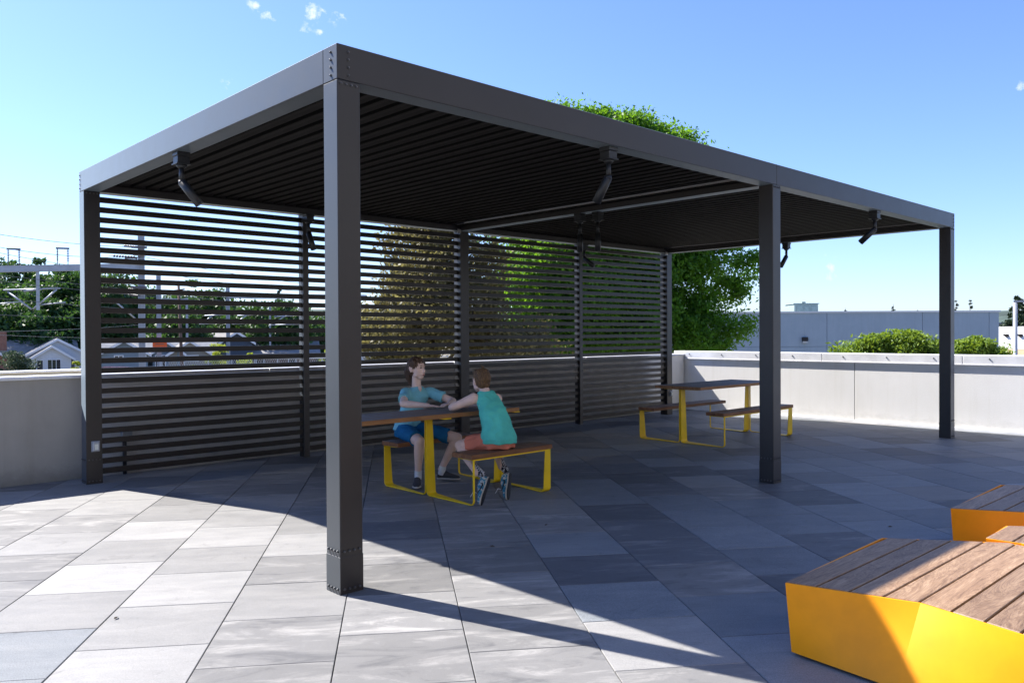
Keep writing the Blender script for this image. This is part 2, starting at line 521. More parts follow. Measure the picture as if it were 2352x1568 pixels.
# roof deck slab the pavers lie on
dk = MB().box((-9, -9, GZ), (10.62, 5.2, -.045))
struct('deck', dk, 'joint')
wk = MB().box((-9, 5.2, GZ), (10.62, 6.6, -.02))
struct('walkway', wk, 'concrete')

# pavers
pave = bpy.data.objects.new('pavement', None); COL.objects.link(pave); tag(pave, kind='structure')
TS = .587
U = V((.574, .819)).normalized(); N = V((.819, -.574)).normalized()
GAP = .0045
def clip(poly, a, b, c):           # keep a*x+b*y<=c
    out = []
    for i in range(len(poly)):
        p, q = poly[i], poly[(i + 1) % len(poly)]
        dp, dq = a * p[0] + b * p[1] - c, a * q[0] + b * q[1] - c
        if dp <= 0: out.append(p)
        if dp * dq < 0:
            t = dp / (dp - dq); out.append((p[0] + (q[0] - p[0]) * t, p[1] + (q[1] - p[1]) * t))
    return out
def tile_mesh(poly, ch=.0025, off=(0, 0)):
    mb = MB(); n = len(poly)
    cx = sum(p[0] for p in poly) / n; cy = sum(p[1] for p in poly) / n
    def ins(p, d):
        v = V((p[0] - cx, p[1] - cy)); L = v.length
        return (cx + v.x * (1 - d * 1.4 / L), cy + v.y * (1 - d * 1.4 / L)) if L > .05 else p
    top = [ins(p, ch) for p in poly]
    vs = [(x - off[0], y - off[1], 0) for x, y in top] + [(x - off[0], y - off[1], -ch) for x, y in poly] + [(x - off[0], y - off[1], -.04) for x, y in poly]
    fs = [tuple(range(n))] + [(n + i, n + (i + 1) % n, (i + 1) % n, i) for i in range(n)] + [(2 * n + i, 2 * n + (i + 1) % n, n + (i + 1) % n, n + i) for i in range(n)]
    mb.add(vs, fs); return mb
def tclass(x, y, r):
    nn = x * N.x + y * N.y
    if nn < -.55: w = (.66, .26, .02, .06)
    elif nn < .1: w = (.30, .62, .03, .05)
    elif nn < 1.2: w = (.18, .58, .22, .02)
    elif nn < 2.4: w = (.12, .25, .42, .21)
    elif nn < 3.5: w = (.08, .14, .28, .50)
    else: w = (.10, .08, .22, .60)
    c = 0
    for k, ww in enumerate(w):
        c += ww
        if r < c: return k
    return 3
h = TS / 2 - GAP / 2
full = [(N.x * a * h + U.x * b * h, N.y * a * h + U.y * b * h) for a, b in ((-1, -1), (-1, 1), (1, 1), (1, -1))]
A2 = sum(full[i][0] * full[(i + 1) % 4][1] - full[(i + 1) % 4][0] * full[i][1] for i in range(4))
if A2 < 0: full = full[::-1]
tmats = ['tile_light', 'tile_mid', 'tile_dark', 'tile_gran']
fullm = []
for k in range(4):
    me = tile_mesh(full).mesh('paver'); me.materials.append(MT[tmats[k]]); fullm.append(me)
# the classes seen in the photograph for the nearest strips (strip, index): class
fixed = {}
def fx(x, y, k):
    n0 = (x * N.x + y * N.y - .034) / TS; s_ = math.floor(n0)
    u0 = (x * U.x + y * U.y + .018 - (s_ % 2) * TS / 2) / TS
    fixed[(s_, math.floor(u0))] = k
cand = []
for s_ in range(-16, 22):
    for j in range(-22, 24):
        nn = .034 + (s_ + .5) * TS; uu = -.018 + (s_ % 2) * TS / 2 + (j + .5) * TS
        x, y = N.x * nn + U.x * uu, N.y * nn + U.y * uu
        if -6.5 < x < 11 and -6.5 < y < 5.6: cand.append((s_, j, x, y))
def fpx(px, py):
    d = fw + rt2 * ((px - 1176) / FPX) - up2 * ((py - 784) / FPX)
    t = -CAM.z / d.z; return CAM + d * t
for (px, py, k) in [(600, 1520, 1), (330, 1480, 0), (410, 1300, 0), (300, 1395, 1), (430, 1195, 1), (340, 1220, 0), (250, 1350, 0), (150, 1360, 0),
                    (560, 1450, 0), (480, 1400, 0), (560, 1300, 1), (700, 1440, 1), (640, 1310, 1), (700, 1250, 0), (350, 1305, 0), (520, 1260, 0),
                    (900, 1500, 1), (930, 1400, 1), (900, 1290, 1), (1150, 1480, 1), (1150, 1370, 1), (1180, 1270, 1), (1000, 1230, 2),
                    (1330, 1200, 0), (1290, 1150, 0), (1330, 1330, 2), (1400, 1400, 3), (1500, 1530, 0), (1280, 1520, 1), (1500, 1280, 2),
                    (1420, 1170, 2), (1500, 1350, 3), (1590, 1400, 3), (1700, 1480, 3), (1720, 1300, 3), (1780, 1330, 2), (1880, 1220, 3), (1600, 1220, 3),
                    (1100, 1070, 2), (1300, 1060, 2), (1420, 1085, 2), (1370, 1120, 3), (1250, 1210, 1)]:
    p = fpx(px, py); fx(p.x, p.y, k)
score = []
for s_, j, x, y in cand:
    d = V((x, y, 0)) - CAM; z = d.dot(fw); 
    if z < .8: vis = -1
    else:
        sx = 1176 + FPX * d.dot(rt2) / z; sy = 784 - FPX * d.dot(up2) / z
        vis = 1 if (-420 < sx < 2750 and sy < 2100) else -1
    score.append((vis < 0, (V((x, y)) - CAM.xy).length, s_, j, x, y))
score.sort()
rest = {0: MB(), 1: MB(), 2: MB(), 3: MB()}
restall = MB(); restmat = []
count = 0
rr = random.Random(11)
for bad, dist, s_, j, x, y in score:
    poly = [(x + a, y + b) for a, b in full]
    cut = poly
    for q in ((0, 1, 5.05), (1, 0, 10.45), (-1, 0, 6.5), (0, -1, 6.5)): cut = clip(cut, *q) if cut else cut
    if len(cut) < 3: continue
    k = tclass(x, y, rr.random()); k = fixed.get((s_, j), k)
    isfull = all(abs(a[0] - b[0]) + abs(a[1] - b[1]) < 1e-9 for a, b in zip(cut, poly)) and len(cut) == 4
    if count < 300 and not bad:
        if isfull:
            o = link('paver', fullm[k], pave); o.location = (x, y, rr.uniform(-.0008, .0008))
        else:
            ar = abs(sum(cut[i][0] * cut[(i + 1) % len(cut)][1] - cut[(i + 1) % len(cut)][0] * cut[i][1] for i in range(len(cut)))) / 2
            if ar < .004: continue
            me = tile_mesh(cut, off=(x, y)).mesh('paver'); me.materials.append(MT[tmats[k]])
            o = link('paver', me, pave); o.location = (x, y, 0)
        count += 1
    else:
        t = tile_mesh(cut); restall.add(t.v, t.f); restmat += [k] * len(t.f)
me = restall.mesh('paver_field')
for k in tmats: me.materials.append(MT[k])
me.polygons.foreach_set('material_index', restmat)
o = link('paver_field', me, pave); tag(o, kind='stuff')

# ------------------------------------------------------------------ parapet walls
w = thing('parapet_wall', (2, 5.1, 0), 'low beige stucco parapet with thin bright metal cap right behind the slat screen', 'wall')
MB().box((-9, 4.98, -.04), (.098, 5.2, 1.0)).build('wall_face', 'stucco', w)
MB().box((.1, 4.98, -.04), (10.38, 5.2, 1.0)).build('wall_face', 'stucco_lift', w)  # same wall, colour lifted to offset the shade behind the screen
for k in range(7):
    x0 = -9 + k * 2.77
    MB().box((x0, 4.955, 1.0), (x0 + 2.764, 5.225, 1.035)).build('coping', 'coping', w, bevel=.006)
w = thing('parapet_wall', (2, 6.3, 0), 'plain olive-beige outer parapet standing a little beyond the stucco one at left', 'wall')
MB().box((-9, 6.25, -.02), (10.38, 6.5, 1.02)).build('wall_face', 'stucco2', w)
MB().box((-9, 6.235, 1.02), (10.38, 6.515, 1.04)).build('coping', 'coping', w, bevel=.004)
w = thing('parapet_wall', (10.5, 0, 0), 'white rough stucco parapet on the right with a deep screwed white metal cap', 'wall')
wy = [5.2, 1.774, -1.7, -5.2, -9]
for a, b in zip(wy, wy[1:]):
    MB().box((10.4, b + .004, .0), (10.6, a - .004, .95)).build('wall_panel', 'stuccow', w, bevel=.004)
MB().box((10.405, -9, .001), (10.59, 5.195, .93)).build('wall_core', 'joint', w)
cy = [5.2, 2.3, .2, -1.9, -4, -6.5, -9]
scr = MB().tube((0, 0, 0), (-.012, 0, 0), .011, .007, 8).mesh('screw'); scr.materials.append(MT['screw'])
for a, b in zip(cy, cy[1:]):
    c = MB().box((10.375, b + .002, .945), (10.625, a - .002, 1.085)).build('coping', 'coping', w, bevel=.008)
    MB().box((10.366, b + .002, .940), (10.38, a - .002, .952)).build('drip_edge', 'coping', c)
    yy = a - .35
    while yy > b:
        s_ = link('screw', scr, c); s_.location = V((10.374, yy, 1.03)) - wloc(c); yy -= .68
MB().box((10.36, -9, .0), (10.4, 4.98, .03)).build('base_strip', 'coping', w)

# ================================================================== PERGOLA
L, W, S, H, B = 9.4413, 4.7131, .1448, 3.0, .1924
pg = thing('pergola', (L / 2, W / 2, 0), 'long dark bronze metal pergola with louvred roof and slatted back screen', 'pergola')
def post(x0, y0, x1, y1, z1, cuff=True):
    p = MB().box((x0, y0, .012), (x1, y1, z1)).build('post', 'coat', pg, bevel=.004)
    return p
hb_ = H - B
mid = L / 2
posts = {
    'A': (0, 0, S, S), 'B': (0, W - S, S, W), 'D': (L - S, 0, L, S), 'C': (L - S, W - S, L, W),
    'M1': (mid - S / 2, 0, mid + S / 2, S), 'M2': (mid - S / 2, W - S, mid + S / 2, W)}
bolt = MB().tube((0, 0, 0), (0, -.006, 0), .0072, .0072, 8).tube((0, -.006, 0), (0, -.0085, 0), .0055, .003, 8).mesh('bolt'); bolt.materials.append(MT['screw'])
def put_bolt(par, p, face):
    o = link('bolt', bolt, par); o.location = V(p) - wloc(par)
    o.rotation_euler = (0, 0, 0) if face == 'y' else (0, 0, -math.pi / 2)
for k, (x0, y0, x1, y1) in posts.items():
    p = post(x0, y0, x1, y1, hb_ - .002)
    # plinth sleeve
    MB().box((x0 - .0015, y0 - .0015, 0), (x1 + .0015, y1 + .0015, .205)).build('base_sleeve', 'coat', p, bevel=.002)
    if k in 'ABDM1':
        for i in range(4):
            t = .024 + i * (S - .048) / 3
            for zz in (.235, .028):
                if k == 'B' and zz > .1: zz = .232
                put_bolt(p, (x0 + t, y0 - .0015, zz), 'y')
                if k != 'D': put_bolt(p, (x0 - .0015, y0 + t, zz), 'x')
            put_bolt(p, (x0 + t, y0, hb_ - .022), 'y')
for x in (2.352, 7.09):
    MB().box((x - .035, W - .125, .012), (x + .035, W - .015, hb_ - .002)).build('screen_post', 'coat', pg, bevel=.003)
# beams (butted ends)
def beam(lo, hi, name='beam'): return MB().box(lo, hi).build(name, 'coat', pg, bevel=.003)
bAD1 = beam((0, 0, hb_), (mid - .001, S, H)); bAD2 = beam((mid + .001, 0, hb_), (L, S, H))
bAB = beam((0, S + .001, hb_), (S, W, H))
bBC1 = beam((S + .001, W - S, hb_), (mid - .001, W, H)); bBC2 = beam((mid + .001, W - S, hb_), (L - S - .001, W, H))
bDC = beam((L - S, S + .001, hb_), (L, W, H))
bM = beam((mid - S / 2, S + .001, hb_), (mid + S / 2, W - S - .001, H))
for i in range(4):
    zz = hb_ + .03 + i * .042
    put_bolt(bAD1, (.072, 0, zz), 'y'); put_bolt(bAB, (0, S + .03 - .11, zz), 'x')
    put_bolt(bAB, (0, W - .03, zz), 'x')
    put_bolt(bAD2, (L - .03, 0, zz), 'y')
# gutters with a pale rim on the near side of the mid and end beams
for xb, nm in ((mid - S / 2, 'g'), (L - S, 'g')):
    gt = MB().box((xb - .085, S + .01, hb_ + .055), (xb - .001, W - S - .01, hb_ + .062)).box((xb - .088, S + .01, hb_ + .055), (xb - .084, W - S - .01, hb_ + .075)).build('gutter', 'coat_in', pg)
    MB().box((xb - .0905, S + .01, hb_ + .066), (xb - .088, W - S - .01, hb_ + .073)).build('gutter_lip', 'gutter', gt)
# inner ledge along the long beams with small vent holes' light seen as dots is left to the sun
for y0, y1 in ((S + .001, S + .04), (W - S - .04, W - S - .001)):
    for xa, xb in ((S + .001, mid - S / 2 - .09), (mid + S / 2 + .001, L - S - .09)):
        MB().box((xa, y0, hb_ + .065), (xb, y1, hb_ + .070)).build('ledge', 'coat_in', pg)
# roof blades: flat underside, upturned lip, each lapping over the next
PB = .1335
def blade_mesh(y0, y1):
    z = hb_ + .074
    prof = [(.002, z), (.040, z + .004), (.082, z), (.090, z + .008), (.090, z + .078), (.140, z + .084), (.140, z + .092), (.082, z + .086), (.080, z + .016), (.012, z + .014), (.004, z + .070), (-.002, z + .070), (-.002, z + .004)]
    # profile in x-z: prism along y uses (v, w, u) so give (z, x)
    return MB().prism([(zz, xx) for xx, zz in prof], 'y', y0, y1)
bm0 = blade_mesh(S + .012, W - S - .012).mesh('roof_blade', fix=True); bm0.materials.append(MT['coat_in']); bm0.materials.append(MT['gap_shade'])
for pl in bm0.polygons:
    if len(pl.vertices) == 4 and all(bm0.vertices[v].co.z > hb_ + .0815 for v in pl.vertices) or (abs(pl.normal.x) > .9 and pl.center.z > hb_ + .09): pl.material_index = 1  # gap faces painted black as shade
for x_start, x_end in ((S + .012, mid - S / 2 - .095), (mid + S / 2 + .012, L - S - .095)):
    n = int((x_end - x_start) / PB)
    pitch = (x_end - x_start) / n
    for i in range(n):
        o = link('roof_blade', bm0, pg); o.location = V((x_start + i * pitch, 0, 0)) - wloc(pg)
# slats of the back screen
zs = [.106 + k * .0976 for k in range(28)]
bays = [(S, 2.352 - .035), (2.352 + .035, mid - S / 2), (mid + S / 2, 7.09 - .035), (7.09 + .035, L - S)]
for xa, xb in bays:
    me = MB().box((0, -.021, -.0265), (xb - xa - .004, .021, .0265)).mesh('slat', bevel=.002, fix=True)
    me.materials.append(MT['coat_s'])
    for z in zs:
        o = link('slat', me, pg); o.location = V((xa + .002, W - .075, z)) - wloc(pg)
# small corner brackets with a cut-out
for x in (mid - S / 2 - .03, L - S - .02):
    MB().box((x - .03, W - S - .014, hb_ - .035), (x + .03, W - S - .004, hb_ + .02)).build('bracket', 'gutter', pg)

# ================================================================== SPOTLIGHTS
def spotlight(loc, aim, label, arm=.10, rz=0):
    t = thing('spotlight', loc, label, 'lamp', 'spotlights under the pergola beams')
    x, y, z = loc
    MB().box((x - .05, y - .05, z - .03), (x + .05, y + .05, z - .001)).box((x - .046, y - .046, z - .085), (x + .046, y + .046, z - .032)).build('junction_box', 'lamp', t, bevel=.003)
    MB().box((x - .054, y - .054, z - .094), (x + .054, y + .054, z - .086)).tube((x, y, z - .094), (x, y, z - .118), .045, .026, 20).build('flange', 'lamp', t)
    MB().tube((x, y, z - .118), (x, y, z - .118 - arm), .0185, .0185, 16).tube((x, y, z - .112 - arm), (x, y, z - .15 - arm), .024, .02, 16).build('arm', 'lamp', t)
    a = V(aim).normalized(); p = V((x, y, z - .135 - arm))
    p0 = p - a * .015 + V((a.x, a.y, 0)) * .02
    hd = MB().tube(p0, p0 + a * .205, .032, .034, 24).tube(p0 - a * .012, p0, .022, .032, 24).build('head', 'lamp', t)
    MB().tube(p0 + a * .2052, p0 + a * .208, .027, .027, 20).build('lens', 'glass', hd)
    return t
spotlight((.0724, 2.36, hb_), (.55, -.25, -.8), 'dark spotlight under the left beam, its head tilted right')
spotlight((2.36, .0724, hb_), (-.02, .55, -.83), 'dark spotlight under the front beam between the two near posts')
spotlight((mid - .035, 2.45, hb_), (0, 0, -1), 'dark spotlight pointing straight down, left of the pair on the middle beam', .12)
spotlight((mid + .035, 2.24, hb_), (0, 0, -1), 'dark spotlight pointing straight down, right of the pair on the middle beam', .12)
spotlight((L - .0724, 2.38, hb_), (-.62, .1, -.78), 'dark spotlight seen against the sky just right of the middle front post', .09)
spotlight((7.08, .0724, hb_), (-.1, .75, -.66), 'dark spotlight under the front beam near the far right post', .09)
spotlight((2.352, W - .19, hb_ - .0), (.1, -.35, -.93), 'dark spotlight in front of the first narrow post of the slat screen', .10)
spotlight((7.09, W - .19, hb_), (.25, -.75, -.65), 'dark spotlight in front of the narrow screen post nearest the rear table', .10)

# outlets
def outlet(x, y, z, label, s=1.0):
    t = thing('outlet_box', (x, y, z), label, 'electrical outlet', None)
    MB().box((x - .038 * s, y - .006, z - .052 * s), (x + .038 * s, y, z + .052 * s)).build('back_plate', 'galv', t, bevel=.004)
    MB().box((x - .031 * s, y - .034, z - .045 * s), (x + .031 * s, y - .006, z + .045 * s)).build('clear_cover', 'plastic', t, bevel=.008)
    MB().box((x - .016 * s, y - .0355, z - .030 * s), (x + .016 * s, y - .034, z + .024 * s)).build('socket_plate', 'outlet', t)
outlet(.082, W - S - .001, .36, 'small outlet with clear bubble cover low on the leftmost post')
outlet(L - .05, W - S - .001, .36, 'small outlet with clear cover low on the post by the white wall corner', .9)
t = thing('outlet_box', (.49, 4.98, .40), 'grey outlet box on a conduit fixed to the wall behind the slats', 'electrical outlet')
MB().box((.44, 4.93, .34), (.54, 4.98, .46)).build('box', 'galv', t, bevel=.004)
MB().tube((.47, 4.955, .0), (.47, 4.955, .34), .02, .02, 12).build('conduit', 'coat', t)

# ================================================================== PICNIC TABLES
def strip(mb, pts, x0, widths, th=.008, side=1):
    """bent plate following pts (y,z) in a plane x=const; the width grows to +side from x0"""
    pts = [V((p[0], p[1])) for p in pts]
    n = len(pts); nor = []
    for i in range(n):
        a = pts[max(i - 1, 0)]; b = pts[min(i + 1, n - 1)]
        d = (b - a).normalized(); nor.append(V((-d.y, d.x)))
    vs = []
    for p, q, w_ in zip(pts, nor, widths):
        for s_, xx in ((-1, 0), (1, 0), (1, 1), (-1, 1)):
            r = p + q * (s_ * th / 2); vs.append((x0 + side * w_ * xx, r.x, r.y))
    fs = [(0, 1, 2, 3), tuple((n - 1) * 4 + k for k in (3, 2, 1, 0))]
    for i in range(n - 1):
        for k in range(4):
            fs.append((i * 4 + k, (i + 1) * 4 + k, (i + 1) * 4 + (k + 1) % 4, i * 4 + (k + 1) % 4))
    mb.add(vs, fs)
def upath(ya, za, yb, zb, r=.035, n=5):
    """down from (ya,za), along the floor, up to (yb,zb), rounded corners; returns points and 0..1 along"""
    s_ = 1 if yb > ya else -1
    z0 = .0065
    pts = [(ya, za), (ya, z0 + r)]
    for k in range(1, n + 1):
        t = math.pi / 2 * k / n; pts.append((ya + s_ * r * (1 - math.cos(t)), z0 + r * (1 - math.sin(t))))
    pts.append((yb - s_ * r, z0))
    for k in range(1, n + 1):
        t = math.pi / 2 * k / n; pts.append((yb - s_ * r * (1 - math.sin(t)), z0 + r * (1 - math.cos(t))))
    pts.append((yb, zb)); return pts
def picnic(xa, xb, yc, bh, hw, tx0, tx1, label, tz=.735, bz=.425, wk=1.0):
    """frames at xa and xb; benches' outer legs at yc±bh; tabletop half width hw"""
    t = thing('picnic_table', ((xa + xb) / 2, yc, 0), label, 'picnic table', 'picnic tables under the pergola')
    for xf, sg in ((xa, 1), (xb, -1)):
        for sy in (1, -1):
            yo = yc + sy * bh; yi = yc + sy * .012
            wide_at_bench = (sg * sy > 0)
            pts = upath(yo, bz - .045, yi, tz - .045)
            ws = []
            for (py, pz) in pts:
                f = abs(py - yo) / abs(yi - yo)          # 0 bench, 1 table
                f = f if wide_at_bench else 1 - f
                base = .085 + (.018 - .085) * min(1, f * 1.15)
                if f < .2: base = .062 + .030 * (1 - min(1, pz / .45)) if wide_at_bench else .066 + .034 * (1 - min(1, pz / .7))
                ws.append(max(base * wk, .016))
            mb = MB(); strip(mb, pts, xf, ws, .009, sg)
            # flange under the seat / top
            mb.box((min(xf, xf + sg * .07), min(yo, yo - sy * .20), bz - .048), (max(xf, xf + sg * .07), max(yo, yo - sy * .20), bz - .040))
            if not wide_at_bench:
                mb.box((min(xf, xf + sg * .075), min(yi - .26, yi + .26), tz - .046), (max(xf, xf + sg * .075), max(yi - .26, yi + .26), tz - .038))
            mb.build('leg_frame', 'yellow', t, bevel=.0015)
    for sy in (1, -1):
        yo = yc + sy * bh
        r = MB().box((xa, yo - .004 if sy > 0 else yo - .004, bz - .052), (xb, yo + .004, bz - .040)).build('seat_rail', 'yellow', t)
    # tabletop planks
    n = 5; pw = 2 * hw / n
    for i in range(n):
        y0 = yc - hw + i * pw
        MB().box((tx0, y0 + .003, tz - .038), (tx1, y0 + pw - .003, tz)).build('top_plank', 'wood_w' if 0 < i < n - 1 else 'wood_w2', t, bevel=.003)
    for sy in (1, -1):
        for k in range(2):
            y0 = yc + sy * (bh + .012) - (sy * (k + 1) * .132 if sy > 0 else sy * k * .132)
            lo = min(yc + sy * (bh + .012 - k * .132), yc + sy * (bh + .012 - (k + 1) * .132))
            MB().box((xa - .02, lo + .003, bz - .040), (xb + .02, lo + .129, bz)).build('seat_plank', 'wood_t', t, bevel=.003)
    return t
def mk_wood_top():
    M = Mat('weathered_plank_brown_edge', (.15, .12, .1), .5, 0, .35)
    g_ = M.n('ShaderNodeNewGeometry')
    return M
MT['wood_w2'] = MT['wood_w']
# planks weather grey on top and stay brown on their sides
def mk_plank(name, wc, bc):
    M = Mat(name, bc[1], .5, 0, .35)
    p = M.pos(scale=(1.2, 9, 9), rnd=True)
    n1 = M.noise(p, 1.6, 6, .6, 1.2); n2 = M.noise(p, 9, 5, .7)
    f = M.math('ADD', M.math('MULTIPLY', n1, .75), M.math('MULTIPLY', n2, .3))
    a = M.ramp(f, [(.3, wc[0]), (.5, wc[1]), (.72, wc[2])]); b = M.ramp(f, [(.3, bc[0]), (.5, bc[1]), (.72, bc[2])])
    sep = M.n('ShaderNodeSeparateXYZ'); M.l(M.n('ShaderNodeNewGeometry').outputs['True Normal'], sep.inputs[0])
    M.color(M.mix(M.math('GREATER_THAN', sep.outputs['Z'], .9), b, a))
    M.bump(n2, .25, .003)
    return M.m
MT['wood_w'] = mk_plank('weathered_table_plank', ((.085, .075, .07), (.14, .125, .115), (.21, .185, .165)), ((.17, .075, .028), (.30, .14, .05), (.42, .21, .085)))
MT['wood_w2'] = MT['wood_w']
MT['wood_t'] = mk_plank('oiled_seat_plank', ((.09, .05, .03), (.16, .09, .055), (.26, .16, .10)), ((.10, .04, .018), (.20, .085, .035), (.33, .15, .065)))
picnic(1.995, 2.91, 1.865, .64, .255, 1.172, 2.90, 'short picnic table with long overhanging top where two children sit')
picnic(6.42, 8.13, 2.29, .65, .355, 6.36, 8.2, 'empty longer picnic table near the white wall corner', wk=1.4)

# ================================================================== YELLOW BENCHES
def steel_bench(near, far, z, inset, label, width=.120, gap=.009, y0=None):
    """near/far: polylines (x,y) from +y end to -y end of the two long sides"""
    top = near + far[::-1]
    cx = sum(p[0] for p in top) / len(top); cy_ = sum(p[1] for p in top) / len(top)
    t = thing('steel_bench', (cx, cy_, 0), label, 'bench', 'yellow steel benches with plank tops')
    n = len(top)
    bot = inset
    if y0 is None: y0 = near[0][1]
    vs = [(x, y, z) for x, y in top] + [(x, y, .015) for x, y in bot]
    # inner rim
    def ins(poly, d):
        out = []
        for i in range(len(poly)):
            a = V(poly[i - 1]); b = V(poly[i]); c = V(poly[(i + 1) % len(poly)])
            e1 = (b - a).normalized(); e2 = (c - b).normalized()
            n1 = V((-e1.y, e1.x)); n2 = V((-e2.y, e2.x)); q = (n1 + n2); q = q / q.length_squared * 2 if q.length > .01 else n1
            out.append((b.x + q.x * d, b.y + q.y * d))
        return out
    ar = sum(top[i][0] * top[(i + 1) % n][1] - top[(i + 1) % n][0] * top[i][1] for i in range(n))
    rim = ins(top, .009 if ar > 0 else -.009)
    vs += [(x, y, z) for x, y in rim] + [(x, y, z - .020) for x, y in rim]
    fs = [(2 * n + i, i, (i + 1) % n, 2 * n + (i + 1) % n) for i in range(n)]
    fs += [(3 * n + i, 2 * n + i, 2 * n + (i + 1) % n, 3 * n + (i + 1) % n) for i in range(n)]
    fs += [tuple(range(3 * n, 4 * n)), tuple(range(n, 2 * n))]
    bd = MB().add(vs, fs)
    for i in range(n):
        a0, a1, b0, b1 = V(vs[i]), V(vs[(i + 1) % n]), V(vs[n + i]), V(vs[n + (i + 1) % n])
        gv = []; K = 8
        for r_ in range(K + 1):
            for c_ in range(K + 1):
                gv.append(a0.lerp(a1, c_ / K).lerp(b0.lerp(b1, c_ / K), r_ / K))
        bd.add(gv, [(r_ * (K + 1) + c_, (r_ + 1) * (K + 1) + c_, (r_ + 1) * (K + 1) + c_ + 1, r_ * (K + 1) + c_ + 1) for r_ in range(K) for c_ in range(K)], True)
    bd.build('body', 'orange', t, fix=False)
    MB().prism(ins(bot, .04 if ar > 0 else -.04), 'z', 0, .0152).build('plinth', 'black', t)
    y = near[0][1] + .003; ymin = min(p[1] for p in top)
    inner = ins(top, .010 if ar > 0 else -.010)
    if ar < 0: inner = inner[::-1]
    i = 0
    while y > ymin + .02:
        # the outline is not convex: cut the strip of each half by interpolation of the two sides
        ya, yb = y, max(y - width, ymin + .012)
        def side(poly, yy):
            for (x1, y1), (x2, y2) in zip(poly, poly[1:]):
                if (y1 >= yy >= y2) or (y2 >= yy >= y1):
                    return x1 + (x2 - x1) * ((yy - y1) / (y2 - y1) if abs(y2 - y1) > 1e-6 else 0)
            return poly[-1][0] if yy < poly[-1][1] else poly[0][0] + 0
        ysn = sorted({ya, yb} | {p[1] for p in near + far if yb < p[1] < ya}, reverse=True)
        left = [(side(near, yy) + .011, yy) for yy in ysn]; right = [(side(far, yy) - .011, yy) for yy in ysn]
        poly = left + right[::-1]
        MB().prism(poly, 'z', z - .019, z + .003).build('plank', 'wood_b', t, bevel=.0025)
        y -= width + gap; i += 1
    return t
BZ = .317
N1 = [(.98, -2.08), (1.122, -2.594), (1.0, -3.08), (1.06, -3.80)]; F1 = [(2.077, -2.049), (2.443, -2.554), (2.30, -3.08), (2.34, -3.80)]
steel_bench(N1, F1, BZ, [(.995, -2.101), (.942, -2.57), (.99, -3.10), (1.0, -3.80)] + [(2.34, -3.78), (2.25, -3.10), (2.40, -2.50), (2.06, -2.06)],
            'large amber-yellow folded steel bench in the near right corner, plank top half in sun')
N2 = [(3.111, -2.049), (3.40, -2.56), (3.20, -3.15)]; F2 = [(4.211, -2.015), (4.62, -2.55), (4.45, -3.15)]
steel_bench(N2, F2, BZ, [(3.125, -2.065), (3.20, -2.62), (3.26, -3.15)] + [(4.42, -3.13), (4.60, -2.50), (4.19, -2.03)],
            'amber-yellow steel bench farthest back at the right edge, plank top in shade')
N3 = [(2.455, -2.440), (2.47, -2.60), (2.33, -3.10), (2.37, -3.75)]; F3 = [(2.850, -2.428), (3.16, -2.80), (3.02, -3.15), (3.05, -3.75)]
steel_bench(N3, F3, BZ, [(2.47, -2.46), (2.475, -2.62), (2.35, -3.10), (2.385, -3.74)] + [(3.04, -3.74), (3.0, -3.13), (3.14, -2.80), (2.84, -2.45)],
            'narrow plank-topped bench between the two larger yellow benches')

# ================================================================== PEOPLE
def remesh(name, mb, voxel, mat, parent, smooth=3, fold=0, fs=(9, 9, 22), seed=0):
    me = mb.mesh(name + '_src', (0, 0, 0))
    tmp = bpy.data.objects.new('tmp', me); COL.objects.link(tmp)
    md = tmp.modifiers.new('r', 'REMESH'); md.mode = 'VOXEL'; md.voxel_size = voxel; md.use_smooth_shade = True
    if smooth:
        sm = tmp.modifiers.new('s', 'SMOOTH'); sm.factor = .5; sm.iterations = smooth
    dg = bpy.context.evaluated_depsgraph_get()
    out = bpy.data.meshes.new_from_object(tmp.evaluated_get(dg))
    out.name = name
    if fold:                                  # cloth creases, pushed along the normals
        from mathutils import noise as mn
        nv = len(out.vertices); co = np.empty(nv * 3, np.float32); out.vertices.foreach_get('co', co); co = co.reshape(-1, 3)
        nr = np.empty(nv * 3, np.float32); out.vertex_normals.foreach_get('vector', nr); nr = nr.reshape(-1, 3)
        A_f = np.array([[1, .35, .5], [-.3, 1, .4], [.2, .25, 1]])
        q = (co @ A_f.T) * np.array(fs)
        h_ = np.array([(1 - abs(mn.noise(V(p_) + V((seed, 0, 0)))) * 2.2) * .7 + mn.noise(V(p_) * 2.3 + V((0, seed, 0))) * .4 for p_ in q], np.float32)
        co += nr * (h_[:, None] - .35) * fold
        out.vertices.foreach_set('co', co.ravel()); out.update()
    bpy.data.objects.remove(tmp); bpy.data.meshes.remove(me)
    out.transform(Matrix.Translation(-wloc(parent)))
    out.polygons.foreach_set('use_smooth', [True] * len(out.polygons))
    out.materials.clear(); out.materials.append(MT[mat])
    return link(name, out, parent)
def sph(mb, c, r): return mb.ell(c, ((r, 0, 0), (0, r, 0), (0, 0, r)), 16, 10)
def limb(mb, pts):
    for (a, ra), (b, rb) in zip(pts, pts[1:]): mb.cap(a, ra, b, rb)
